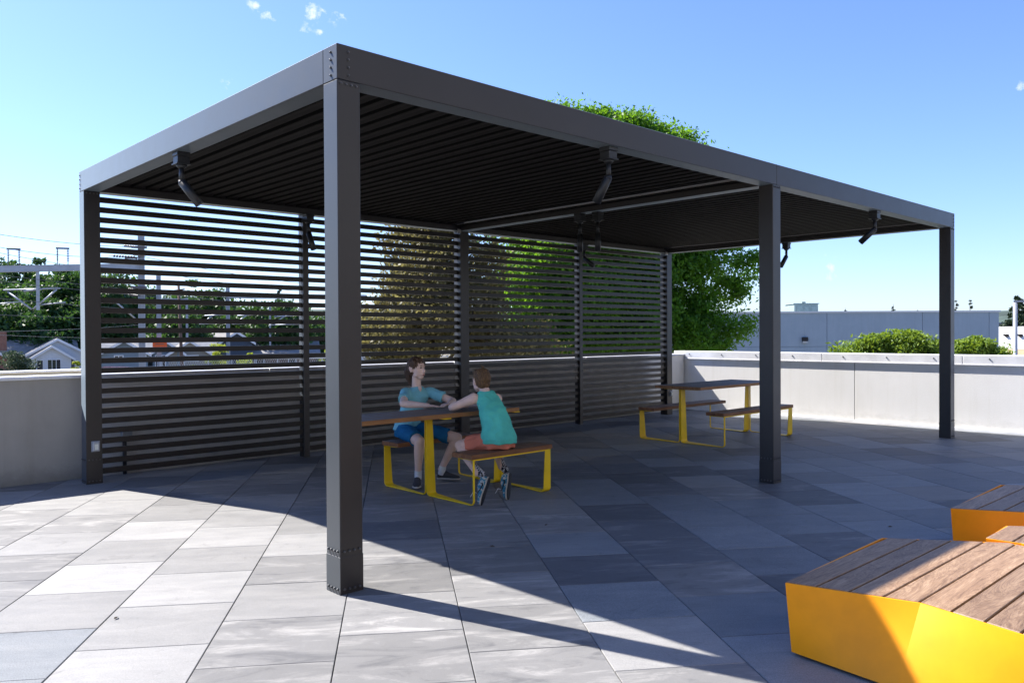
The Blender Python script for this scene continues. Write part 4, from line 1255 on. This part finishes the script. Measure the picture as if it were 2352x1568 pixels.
def gable_front(F, x0, x1, y0, y1, z0, zr, over=.4, th=.12, mats=('housew', 'roof', 'trim'), t=None):
    """gable facing the camera: roof ridge runs away from it"""
    xm = (x0 + x1) / 2
    w_ = MB().add([F(x0, y0, 0), F(x1, y0, 0), F(x1, y0, z0), F(xm, y0, zr), F(x0, y0, z0), F(x0, y1, 0), F(x1, y1, 0), F(x1, y1, z0), F(xm, y1, zr), F(x0, y1, z0)],
                  [(0, 1, 2, 3, 4), (9, 8, 7, 6, 5), (0, 5, 6, 1), (1, 6, 7, 2), (2, 7, 8, 3), (3, 8, 9, 4), (4, 9, 5, 0)])
    w_.build('wall', mats[0], t)
    sl = (zr - z0) / (xm - x0)
    for sg, xe in ((-1, x0), (1, x1)):
        xo = xe + sg * over; zo = z0 - sl * over
        rf = MB().add([F(xm, y0 - over, zr + .03), F(xo, y0 - over, zo + .03), F(xo, y1 + over, zo + .03), F(xm, y1 + over, zr + .03),
                  F(xm, y0 - over, zr + .03 + th), F(xo, y0 - over, zo + .03 + th), F(xo, y1 + over, zo + .03 + th), F(xm, y1 + over, zr + .03 + th)],
                 [(0, 1, 2, 3), (7, 6, 5, 4), (0, 4, 5, 1), (1, 5, 6, 2), (2, 6, 7, 3), (3, 7, 4, 0)]).build('roof', mats[1], t)
        MB().add([F(xm, y0 - over - .05, zr - .12), F(xo, y0 - over - .05, zo - .12), F(xo, y0 - over - .05, zo + .17), F(xm, y0 - over - .05, zr + .17),
                  F(xm, y0 - over - .01, zr - .12), F(xo, y0 - over - .01, zo - .12), F(xo, y0 - over - .01, zo + .17), F(xm, y0 - over - .01, zr + .17)],
                 [(0, 1, 2, 3), (7, 6, 5, 4), (0, 4, 5, 1), (1, 5, 6, 2), (2, 6, 7, 3), (3, 7, 4, 0)]).build('barge_board', mats[2], rf)
def hip_side(F, x0, x1, y0, y1, z0, zr, over=.5, mats=('housew', 'roof', 'trim'), t=None):
    """ridge runs along the front"""
    ym = (y0 + y1) / 2
    w_ = MB().add([F(x0, y0, 0), F(x0, y1, 0), F(x0, y1, z0), F(x0, ym, zr), F(x0, y0, z0), F(x1, y0, 0), F(x1, y1, 0), F(x1, y1, z0), F(x1, ym, zr), F(x1, y0, z0)],
                  [(0, 1, 2, 3, 4), (9, 8, 7, 6, 5), (0, 5, 6, 1), (1, 6, 7, 2), (2, 7, 8, 3), (3, 8, 9, 4), (4, 9, 5, 0)])
    w_.build('wall', mats[0], t)
    sl = (zr - z0) / (ym - y0)
    for sg, ye in ((-1, y0), (1, y1)):
        yo = ye + sg * over; zo = z0 - sl * over
        MB().add([F(x0 - over, ym, zr + .03), F(x0 - over, yo, zo + .03), F(x1 + over, yo, zo + .03), F(x1 + over, ym, zr + .03),
                  F(x0 - over, ym, zr + .15), F(x0 - over, yo, zo + .15), F(x1 + over, yo, zo + .15), F(x1 + over, ym, zr + .15)],
                 [(0, 1, 2, 3), (7, 6, 5, 4), (0, 4, 5, 1), (1, 5, 6, 2), (2, 6, 7, 3), (3, 7, 4, 0)]).build('roof', mats[1], t)
def window(F, x, z, w_, h_, y, t, cols=1, trim='trim', drape=False):
    fr = MB(); b = .09
    fbox(F, (x - b, y - .05, z - b), (x + w_ + b, y - .002, z), fr); fbox(F, (x - b, y - .05, z + h_), (x + w_ + b, y - .002, z + h_ + b), fr)
    fbox(F, (x - b, y - .05, z), (x, y - .002, z + h_), fr); fbox(F, (x + w_, y - .05, z), (x + w_ + b, y - .002, z + h_), fr)
    for k in range(1, cols): fbox(F, (x + w_ * k / cols - .03, y - .045, z), (x + w_ * k / cols + .03, y - .002, z + h_), fr)
    wn = fr.build('window', trim, t)
    fbox(F, (x, y - .02, z), (x + w_, y - .004, z + h_)).build('pane', 'glass', wn)
    return wn
# white house (left)
F = Frame(128, 92, .08)
s92 = 92 / FPX
hw_ = thing('house', tuple(F.o), 'white bungalow with grey roof and two nested front gables left of the pergola', 'house')
# pixel to local metres on this house
def lx(px, d, p0): return (px - p0) * d / FPX
hz = lambda py, d, px=128: at_depth(px, py, d).z - GZ
hip_side(F, lx(-60, 92, 128), lx(175, 92, 128), 3.0, 11.5, hz(822, 92) - .5, hz(783, 98), t=hw_)
gable_front(F, lx(66, 92, 128), lx(188, 92, 128) + .6, 1.2, 9, hz(818, 92), hz(780, 92), t=hw_)
gable_front(F, lx(80, 92, 128), lx(158, 92, 128), -.4, 3, hz(822, 91), hz(796, 91), t=hw_)
window(F, lx(90, 92, 128), hz(850, 92), lx(101, 92, 90), hz(827, 92) - hz(850, 92), -.4, hw_)
window(F, lx(111, 92, 128), hz(850, 92), lx(136, 92, 111), hz(826, 92) - hz(850, 92), -.4, hw_, 3)
window(F, lx(148, 92, 128) + .1, hz(850, 92), lx(166, 92, 148), hz(826, 92) - hz(850, 92), 1.2, hw_, 2)
# brick chimney house at the frame edge
F = Frame(-40, 86, .05)
hb2 = thing('house', tuple(F.o), 'house with a brick chimney cut off by the left edge', 'house')
gable_front(F, lx(-150, 86, -40), lx(22, 86, -40), 1, 9, hz(828, 86), hz(780, 86), mats=('brick', 'roof', 'trim'), t=hb2)
ch = fbox(F, (lx(-14, 86, -40), 2, 0), (lx(10, 86, -40), 3.2, hz(762, 86))).build('chimney', 'mortar', hb2)
zt = hz(762, 86); k = 0
z = zt - 2.0
bl_ = MB()
while z < zt:
    x = lx(-14, 86, -40) - .02; x1 = lx(10, 86, -40) + .02; row = k % 2
    while x < x1 - .05:
        xe = min(x + (.24 if not (row and x < lx(-14, 86, -40)) else .12), x1)
        fbox(F, (x + .01, 1.97, z), (xe - .01, 2.02, z + .075), bl_)
        x = xe
    z += .09; k += 1
o = bl_.build('brick_face', 'brick', ch); tag(o, kind='stuff')
# slate-blue house seen through the slats
F = Frame(300, 84, -.05)
h2_ = thing('house', tuple(F.o), 'slate-blue house with pale gable trim behind the left screen panel', 'house')
z2 = lambda py: at_depth(300, py, 84).z - GZ
l2 = lambda px: lx(px, 84, 300)
hip_side(F, l2(225), l2(480), 3, 10, z2(812), z2(786), mats=('houseb', 'roof2', 'trim'), t=h2_)
gable_front(F, l2(238), l2(335), 0, 6, z2(812), z2(783), mats=('houseb', 'roof', 'trim'), t=h2_)
gable_front(F, l2(345), l2(410), 1.2, 6, z2(812), z2(788), mats=('houseb', 'roof2', 'trim'), t=h2_)
window(F, l2(267), z2(828), l2(283) - l2(267), z2(817) - z2(828), 0, h2_, 2)
window(F, l2(322), z2(828), l2(331) - l2(322), z2(817) - z2(828), 0, h2_, 1)
window(F, l2(352), z2(848), l2(372) - l2(352), z2(818) - z2(848), 1.2, h2_, 3)
# beige gable house
F = Frame(420, 88, .1)
h4 = thing('house', tuple(F.o), 'small beige gabled house beside the wooden utility pole', 'house')
z4 = lambda py: at_depth(420, py, 88).z - GZ
gable_front(F, -1.5, 2.6, -1, 5, z4(812), z4(784), mats=('stucco', 'roof', 'trim'), t=h4)
window(F, .2, z4(828), 1.2, z4(817) - z4(828), -1, h4, 2)
# long dark house
F = Frame(480, 98, -.05)
h3 = thing('house', tuple(F.o), 'long dark blue house with pale grey roof in the middle of the left panel', 'house')
z3 = lambda py: at_depth(480, py, 98).z - GZ
l3 = lambda px: lx(px, 98, 480)
hip_side(F, l3(388), l3(535), 0, 10, z3(787), z3(765), mats=('housed', 'roof', 'trim'), t=h3)
gable_front(F, l3(508), l3(575), -1, 7, z3(786), z3(764), mats=('housed', 'roof2', 'trim'), t=h3)
window(F, l3(440), z3(805), l3(455) - l3(440), z3(790) - z3(805), 0, h3, 1)
# pale shed + brown house right of it
F = Frame(640, 100, 0)
h5 = thing('house', tuple(F.o), 'brown house under the trees left of the first screen post', 'house')
hip_side(F, -4, 4.5, 0, 7, 3.0, 4.3, mats=('wood_pole', 'roof', 'trim'), t=h5)
window(F, -2.6, 1.5, .8, 1.1, 0, h5); window(F, 1.2, 1.5, .8, 1.1, 0, h5)
F = Frame(790, 120, 0)
h6 = thing('house', tuple(F.o), 'pale low house seen through the second screen panel', 'house')
hip_side(F, -6, 9, 0, 7, 2.9, 4.2, mats=('housew', 'roof', 'trim'), t=h6)
window(F, -3, 1.3, 1.4, 1.2, 0, h6, 2); window(F, 1, 1.3, 1.4, 1.2, 0, h6, 2)

# maroon parked car beyond the wall
F = Frame(262, 66, -.1)
cr = thing('parked_car', tuple(F.o), 'maroon car roof just above the outer wall, seen through the left slats', 'car')
prof = [(-2.2, .35), (2.2, .35), (2.25, .8), (1.6, .95), (1.0, 1.45), (-.9, 1.5), (-1.7, 1.0), (-2.25, .9)]
mb = MB().add([F(x, y, z + 1.15) for y in (0, 1.75) for x, z in prof], [tuple(range(8)), tuple(reversed(range(8, 16)))] + [(i, i + 8, (i + 1) % 8 + 8, (i + 1) % 8) for i in range(8)])
mb.build('body', 'car', cr, bevel=.08)
mb = MB().add([F(x, y, z + 1.15) for y in (-.01, 1.76) for x, z in [(-1.55, 1.0), (1.45, 1.0), (.95, 1.38), (-.85, 1.42)]], [(0, 1, 2, 3), (7, 6, 5, 4), (0, 4, 5, 1), (1, 5, 6, 2), (2, 6, 7, 3), (3, 7, 4, 0)]).build('side_window', 'glass', cr)
for x in (-1.4, 1.4):
    for y in (-.02, 1.55):
        MB().tube(F(x, y, 1.15 + .33), F(x, y + .22, 1.15 + .33), .33, .33, 20).build('wheel', 'black', cr)
rp = fbox(F, (-8, -2, 0), (30, 6, 1.15)); struct('embankment', rp, 'asphalt')

# ================================================================== RAILWAY MASTS, BEAMS AND WIRES
def mast(px, ptop, d, wpx, label, group='railway masts'):
    tp = at_depth(px, ptop, d); t = thing('catenary_mast', (tp.x, tp.y, GZ), label, 'mast', group)
    w_ = wpx / FPX * d
    v = V((tp.x - CAM.x, tp.y - CAM.y, 0)).normalized(); sx = V((v.y, -v.x, 0))
    # wide-flange section: two flanges and a web
    mb = MB()
    for off in (-.5, .5):
        mb.bar((tp.x + sx.x * w_ * off * .86, tp.y + sx.y * w_ * off * .86, GZ), (tp.x + sx.x * w_ * off * .86, tp.y + sx.y * w_ * off * .86, tp.z), w_ * .14, w_ * .9, tuple(v))
    mb.bar((tp.x, tp.y, GZ), (tp.x, tp.y, tp.z), w_ * .74, w_ * .12, tuple(v))
    mb.build('column', 'galv', t)
    return t, tp, sx, v, w_
def insul_pair(par, p, h_, r=.06):
    mb = MB()
    for s_ in (-.28, .28):
        q = p + V((.0, 0, 0)) + SX * s_
        for k in range(7):
            mb.tube(q + V((0, 0, h_ * (.25 + k * .1))), q + V((0, 0, h_ * (.29 + k * .1))), r, r, 8)
        mb.tube(q, q + V((0, 0, h_)), r * .4, r * .4, 6)
    mb.bar(p + SX * -.36 + V((0, 0, h_)), p + SX * .36 + V((0, 0, h_)), .08, .1)
    mb.build('insulator', 'insul', par)
t, tp, SX, SV, w_ = mast(324, 541, 50, 14.5, 'tall galvanised mast seen through the slats, first from the left')
for py, ln in ((568, .55), (585, .45), (601, .5), (660, .55), (672, .45), (691, .55)):
    p = at_depth(324, py, 49.7); MB().bar(p - SX * ln, p + SX * ln * .6, .12, .13).build('clamp', 'insul', t)
for py, x0 in ((566, 280), (589, 250), (665, 292), (678, 294)):
    a = at_depth(322, py + 2, 49.8); b = at_depth(x0, py - 2, 49.8)
    mb = MB().tube(a, b, .02, .02, 6)
    for k in range(8):
        q = a.lerp(b, .2 + k * .09); mb.tube(q - (b - a).normalized() * .04, q + (b - a).normalized() * .04, .07, .07, 8)
    mb.build('insulator', 'insul', t)
# portal beam to the left
pb = at_depth(318, 612, 50); pe = at_depth(-420, 626, 46)
cb = thing('portal_beam', tuple(pb), 'horizontal galvanised beam running left from the tallest mast', 'railway beam', None)
MB().bar(pb, pe, .30, .30).bar(pb + V((0, 0, .17)), pe + V((0, 0, .17)), .34, .04).bar(pb - V((0, 0, .17)), pe - V((0, 0, .17)), .34, .04).build('girder', 'galv', cb)
def on_beam(px):
    f = (318 - px) / (318 + 420.); return pb.lerp(pe, f)
for px in (133, 17, 300):
    q = on_beam(px); insul_pair(cb, q + V((0, 0, .18)), {133: 1.0, 17: 1.0, 300: .35}[px], .055)
# drop post with its bracket arms
dp = on_beam(73); DPD = (dp - CAM).dot(fw); dq = V((dp.x, dp.y, at_depth(73, 712, DPD).z))
dr = thing('catenary_bracket', tuple(dp), 'drop post with slanted bracket arms hanging from the beam at the left', 'railway bracket')
MB().bar(dp, dq, .17, .17, tuple(SV)).build('drop_post', 'galv', dr)
def A_(px, py, d=None): return at_depth(px, py, DPD if d is None else d)
mb = MB()
for a, b, r in ((A_(8, 666), A_(138, 662), .045), (A_(18, 670), A_(72, 710), .055), (A_(130, 665), A_(76, 710), .055), (A_(-30, 700), A_(46, 693), .04), (A_(95, 700), A_(150, 694), .04), (A_(55, 668), A_(95, 664), .07)):
    mb.tube(a, b, r, r, 8)
mb.build('bracket_arm', 'galv', dr)
for a, b, lb in ((A_(318, 668, 49.5), A_(225, 676, 46), 'thin upper bracket arm left of the tallest mast'), ):
    t3 = thing('catenary_bracket', tuple(a), 'slanted bracket arms fixed to the tallest mast behind the slats', 'railway bracket')
    MB().tube(a, A_(236, 670, 48), .04, .04, 8).tube(A_(318, 738, 49.5), A_(262, 690, 48), .05, .05, 8).build('bracket_arm', 'galv', t3)
t, tp, SX2, SV2, w_ = mast(364, 633, 62, 10, 'second galvanised mast with an orange sign, right of the tallest one')
sg = at_depth(367, 790, 61.3)
so = thing('sign', tuple(sg), 'small orange sign on the second mast behind the slats', 'sign')
MB().bar(sg - SX2 * .50, sg + SX2 * .50, .04, .52).build('panel', 'orange_s', so)
MB().bar(sg - SX2 * .30 - SV2 * .022, sg + SX2 * .30 - SV2 * .022, .002, .07).build('lettering', 'brick', so)
t, tp, _, _, w_ = mast(523, 651, 72, 8.5, 'third galvanised mast in the middle of the left screen panel')
q0 = at_depth(525, 679, 72); q1 = at_depth(840, 683, 66)
b2 = thing('portal_beam', tuple(q0), 'upper far beam running right from the third mast behind the slats', 'railway beam')
MB().bar(q0, q1, .3, .42).build('girder', 'galv', b2)
q0 = at_depth(525, 698, 90); q1 = at_depth(800, 702, 92)
b3 = thing('portal_beam', tuple(q0), 'lower far beam behind the upper one, right of the third mast', 'railway beam')
MB().bar(q0, q1, .3, .42).build('girder', 'galv', b3)
q0 = at_depth(368, 690, 80); q1 = at_depth(430, 690, 80)
b4 = thing('portal_beam', tuple(q0), 'short far beam between the second mast and the wooden pole', 'railway beam')
MB().bar(q0, q1, .3, .35).build('girder', 'galv', b4)
t, _, _, _, _ = mast(429, 684, 95, 5, 'thin far mast right beside the wooden utility pole')
t, _, _, _, _ = mast(620, 700, 100, 4, 'thin far mast near the first screen post')
# far bracket arms (V shapes) right of the wood pole
for i, (x0, x1, y0, d) in enumerate(((470, 520, 722, 82), (545, 600, 722, 84), (630, 690, 724, 90))):
    tt = thing('catenary_bracket', AD((x0 + x1) / 2, y0, d), ['far bracket arms just left of the third mast', 'far bracket arms just right of the third mast', 'far bracket arms beside the first screen post'][i], 'railway bracket')
    MB().tube(AD(x0, y0 + 3, d), AD(x1, y0, d), .06, .06, 6).tube(AD(x0 - 8, y0 + 22, d), AD((x0 + x1) / 2 - 6, y0 + 2, d), .06, .06, 6).tube(AD(x0 - 12, y0 + 22, d), AD(x1 + 14, y0 + 20, d), .05, .05, 6).build('bracket_arm', 'galv', tt)
# utility pole
up0 = at_depth(410, 655, 74)
t = thing('utility_pole', (up0.x, up0.y, GZ), 'weathered wooden utility pole with short crossarm behind the slats', 'utility pole')
MB().tube((up0.x + .4, up0.y + .2, GZ), tuple(up0), .17, .11, 10).build('pole', 'wood_pole', t)
MB().bar(AD(396, 668, 74), AD(424, 664, 74), .10, .12).build('crossarm', 'wood_pole', t)
# wires
def wire(label, p0, p1, sag=.4, r=.016, n=10):
    p0, p1 = V(p0), V(p1)
    pts = [p0.lerp(p1, k / n) - V((0, 0, sag * 4 * (k / n) * (1 - k / n))) for k in range(n + 1)]
    o = MB().path(pts, r, 5).build('overhead_wire', 'wire', off=(0, 0, 0), fix=False)
    tag(o, label, 'wire', 'overhead railway wires')
wl = [((-30, 534, 42), (322, 568, 49.7), 'topmost overhead wire sloping down to the tallest mast', .15),
      ((-30, 563, 42), (322, 590, 49.8), 'second overhead wire from the top, above the galvanised beam', .25),
      ((-30, 575, 42), (250, 620, 60), 'third overhead wire, crossing behind the insulator pairs', .1),
      ((-30, 628, 44), (700, 690, 80), 'overhead wire just under the galvanised beam', .3),
      ((-30, 642, 44), (700, 700, 80), 'overhead wire crossing above the bracket arms', .3),
      ((-30, 683, 44), (700, 722, 80), 'overhead wire crossing the bracket V', .3),
      ((-30, 722, 44), (700, 735, 80), 'low overhead wire beneath the bracket V', .2),
      ((-30, 762, 46), (330, 745, 70), 'lowest rising overhead wire in front of the dark trees', .1),
      ((-30, 768, 46), (330, 775, 70), 'lower of the two faint wires just above the house ridge', .1),
      ((330, 590, 50), (900, 660, 90), 'wire leaving the tallest mast to the upper right', .6),
      ((330, 668, 50), (900, 700, 90), 'wire leaving the middle of the tallest mast to the right', .6),
      ((330, 620, 50), (900, 672, 90), 'wire leaving the beam end of the tallest mast to the right', .6)]
for a, b, lb, sag in wl: wire(lb, AD(*a), AD(*b), sag, .014 if a[0] < 0 else .016)

# chain-link fence along the far road
F = Frame(600, 52, 0)
fz = at_depth(600, 824, 52).z
fn = thing('chain_link_fence', tuple(F.o), 'pale chain-link fence just above the outer wall, seen through the slats', 'fence')
for k in range(15):
    fbox(F, (-6 + k * 1.4 - .03, 0, 0), (-6 + k * 1.4 + .03, .06, fz - GZ)).build('fence_post', 'fencem', fn)
mesh = MB(); zz = fz - GZ
for k in range(int(19.6 / .14)):
    x = -6 + k * .14
    mesh.tube(F(x, .03, zz), F(x + .6, .03, zz - 1.2), .006, .006, 4, False); mesh.tube(F(x + .6, .035, zz), F(x, .035, zz - 1.2), .006, .006, 4, False)
tag(mesh.build('wire_mesh', 'fencem', fn, fix=False), kind='stuff')
MB().tube(F(-6, .03, zz), F(13.6, .03, zz), .03, .03, 6).build('top_rail', 'fencem', fn)

# ================================================================== BUILDINGS ON THE RIGHT
c0 = V((39.4, 18.7)); c1 = V((48.2, 10.4)); dd = (c1 - c0).normalized(); nn_ = V((-dd.y, dd.x))
if nn_.dot(c0 - CAM.xy) < 0: nn_ = -nn_
def G(s_, o_, z): p = c0 + dd * s_ + nn_ * o_; return V((p.x, p.y, z))
LL = (c1 - c0).length
gb = thing('warehouse', tuple(G(0, 0, GZ)), 'long flat-roofed grey-blue building in shade behind the white wall', 'building')
joints = [-14.0, -5.6, 2.55, 7.85, LL - .55, LL]
zt = 2.50
class GF:
    def __call__(s, x, y, z): return G(x, y, z)
gf = GF()
for a, b in zip(joints, joints[1:]):
    for za, zb in ((GZ, .62), (.64, zt)):
        fbox(gf, (a + .012, 0, za), (b - .012, .25, zb)).build('wall_panel', 'bld', gb)
fbox(gf, (-14, .06, GZ), (LL - .02, 22, zt - .3)).build('core', 'bld', gb)
fbox(gf, (-14, -.06, zt), (LL + .06, .4, zt + .09)).build('roof_edge', 'bldt', gb)
fbox(gf, (LL - .3, .1, zt), (LL + .06, 22, zt + .09)).build('side_roof_edge', 'bldt', gb)
wp = at_depth(1848, 781, 1)
# wall pack light: intersection with the facade
def facade(px, py):
    d = fw + rt2 * ((px - 1176) / FPX) - up2 * ((py - 784) / FPX)
    num = (V((c0.x, c0.y, 0)) - CAM); num.z = 0
    n3 = V((nn_.x, nn_.y, 0)); t_ = num.dot(n3) / d.dot(n3); p = CAM + d * t_
    return (p.xy - c0).dot(dd), p.z
s_, z_ = facade(1848, 781)
wl_ = thing('wall_lamp', tuple(G(s_, 0, z_)), 'small dark wall lamp on the grey-blue building', 'lamp')
fbox(gf, (s_ - .16, -.14, z_ - .06), (s_ + .16, -.002, z_ + .17)).build('housing', 'black', wl_, bevel=.02)
fbox(gf, (s_ - .13, -.12, z_ - .16), (s_ + .13, -.01, z_ - .062)).build('lens', 'plastic', wl_)
# rooftop unit
for (pa, pb_, pt_, lb, off) in ((1859, 1918, 698, 'square grey-green rooftop unit on the grey-blue building', 3.0), (1792, 1803, 702, 'smaller rooftop unit partly hidden by the middle front post', 3.0)):
    sa, _ = facade(pa, 715); sb, _ = facade(pb_, 715)
    k = 1 + off / 45
    za = zt - .3; top = at_depth((pa + pb_) / 2, pt_, 45 + off).z
    hv = thing('rooftop_unit', tuple(G((sa + sb) / 2 * 1, off, za)), lb, 'air conditioner', 'rooftop units')
    fbox(gf, (sa + .2, off, za), (sb + .2, off + 1.6, top)).build('casing', 'hvac', hv, bevel=.03)
    fbox(gf, (sa + .15, off - .04, top), (sb + .25, off + 1.65, top + .05)).build('lid', 'hvac', hv)
    if sb - sa > .8:
        for i in range(3):
            x0 = sa + .35 + i * (sb - sa) * .3
            gr = fbox(gf, (x0, off - .03, za + .3), (x0 + (sb - sa) * .2, off - .002, top - .12)).build('panel', 'hvac', hv)
        fbox(gf, (sa + .2 + (sb - sa) * .45, off + .5, top + .05), (sa + .2 + (sb - sa) * .6, off + .8, top + .16)).build('cap', 'hvac', hv)
# sunlit white building at the right edge
e0 = at_depth(2291, 768, 62); ed = V((-.50, -.866, 0)); en = V((.866, -.50, 0))
class EF:
    def __call__(s, x, y, z): p = e0 + ed * x + en * y; return V((p.x, p.y, z))
ef = EF()
wb = thing('building', tuple(ef(0, 0, GZ)), 'sunlit white building with a tan base at the right edge', 'building')
ztw = at_depth(2320, 750, 61).z; zwb = at_depth(2320, 801, 61).z
fbox(ef, (-.5, 0, zwb), (9, 10, ztw)).build('upper_wall', 'bldw', wb)
fbox(ef, (-.5, .02, GZ), (9, 10, zwb - .002)).build('base_wall', 'tan', wb)
for xx, lb in ((.9, 'tiny dark wall lamp on the sunlit white building, left of the lamp post'), (2.15, 'tiny dark wall lamp on the sunlit white building at the right edge')):
    zz = at_depth(2303, 770, 61).z
    q = thing('wall_lamp', tuple(ef(xx, 0, zz)), lb, 'lamp', 'wall lamps on the white building')
    MB().add([ef(xx - .14, -.01, zz + .1), ef(xx + .14, -.01, zz + .1), ef(xx + .14, -.01, zz - .14), ef(xx - .14, -.01, zz - .14), ef(xx - .14, -.26, zz + .1), ef(xx + .14, -.26, zz + .1), ef(xx + .14, -.26, zz + .04), ef(xx - .14, -.26, zz + .04)],
             [(0, 1, 2, 3), (7, 6, 5, 4), (0, 4, 5, 1), (1, 5, 6, 2), (2, 6, 7, 3), (3, 7, 4, 0)]).build('housing', 'black', q)
# distant glassy block
F = Frame(2303, 400, 0)
db = thing('building', tuple(F.o), 'tiny distant blue-glass building between the grey building and the conifer', 'building')
fbox(F, (-3, 0, 0), (5, 12, at_depth(2303, 740, 400).z - GZ)).build('tower', 'houseb', db)
zz = at_depth(2303, 740, 400).z - GZ
for k in range(3):
    fbox(F, (-2.6, -.1, zz - 1.6 - k * 2.6), (4.6, -.01, zz - .6 - k * 2.6)).build('window_band', 'glass', db)
fbox(F, (-6, 0, 0), (22, 12, at_depth(2303, 752, 400).z - GZ)).build('low_wing', 'roof', db)
# lamp post
lp = at_depth(2332, 692, 22)
t = thing('lamp_post', (lp.x, lp.y, GZ), 'grey round lamp post with a flat arm at the right edge', 'lamp post')
MB().tube((lp.x, lp.y, GZ), (lp.x, lp.y, lp.z - .03), .062, .055, 16).build('pole', 'galv', t)
F = Frame(2332, 22, 0)
MB().bar(V((lp.x, lp.y, lp.z)) - F.x * .04, V((lp.x, lp.y, lp.z)) + F.x * .35, .10, .05).build('arm', 'galv', t)
MB().bar(V((lp.x, lp.y, lp.z)) + F.x * .30, V((lp.x, lp.y, lp.z)) + F.x * .85, .30, .06).build('lamp_head', 'galv', t)

# ------------------------------------------------------------------ unseen school wing added behind the camera for reflections and bounced light
sb_ = thing('added_school_wing', (4, -8, 0), 'unseen beige school wing added behind the camera for reflections and bounced light', 'building')
MB().box((-12, -13, GZ), (17, -7.6, 7.6)).build('core', 'panel', sb_)
x = -12
while x < 16.9:
    for za, zb in ((.15, 2.9), (4.1, 6.4)):
        w2 = MB().box((x + .3, -7.59, za), (x + 2.1, -7.55, zb)).build('window', 'glass', sb_)
        MB().box((x + .24, -7.595, za - .06), (x + .3, -7.53, zb + .06)).box((x + 2.1, -7.595, za - .06), (x + 2.16, -7.53, zb + .06)).box((x + .3, -7.595, zb), (x + 2.1, -7.53, zb + .06)).box((x + .3, -7.595, za - .06), (x + 2.1, -7.53, za)).build('frame', 'coat_in', w2)
    x += 2.4
MB().box((-12, -7.7, 7.6), (17, -7.3, 7.8)).build('roof_edge', 'panel', sb_)

# ------------------------------------------------------------------ small leaves blown onto the pavers
for i, (px, py, c_, lb) in enumerate([(2151, 1251, 'leaf_y', 'tiny yellow leaf on the shaded paving left of the near yellow bench'), (1905, 1302, 'bark', 'tiny dark fleck on the shaded paving left of the large yellow bench'),
        (2045, 1210, 'bark', 'tiny dark leaf on the paving beyond the large yellow bench'), (267, 1420, 'bark', 'tiny dark leaf on the sunlit paving at lower left'), (1130, 1255, 'bark', 'tiny dark leaf on the paving in front of the children'), (1255, 1206, 'bark', 'tiny dark leaf by the foot of the near seat')]):
    p = fpx(px, py); a = i * 1.3
    mb = MB().add([(p.x - .02 * math.cos(a), p.y - .02 * math.sin(a), .004), (p.x + .009 * math.sin(a), p.y - .009 * math.cos(a), .009), (p.x + .022 * math.cos(a), p.y + .022 * math.sin(a), .005), (p.x - .009 * math.sin(a), p.y + .009 * math.cos(a), .010), (p.x, p.y, .002)],
                  [(0, 1, 4), (1, 2, 4), (2, 3, 4), (3, 0, 4)])
    o = mb.build('fallen_leaf', c_, fix=False); tag(o, lb, 'leaf', 'leaves lying on the paving')
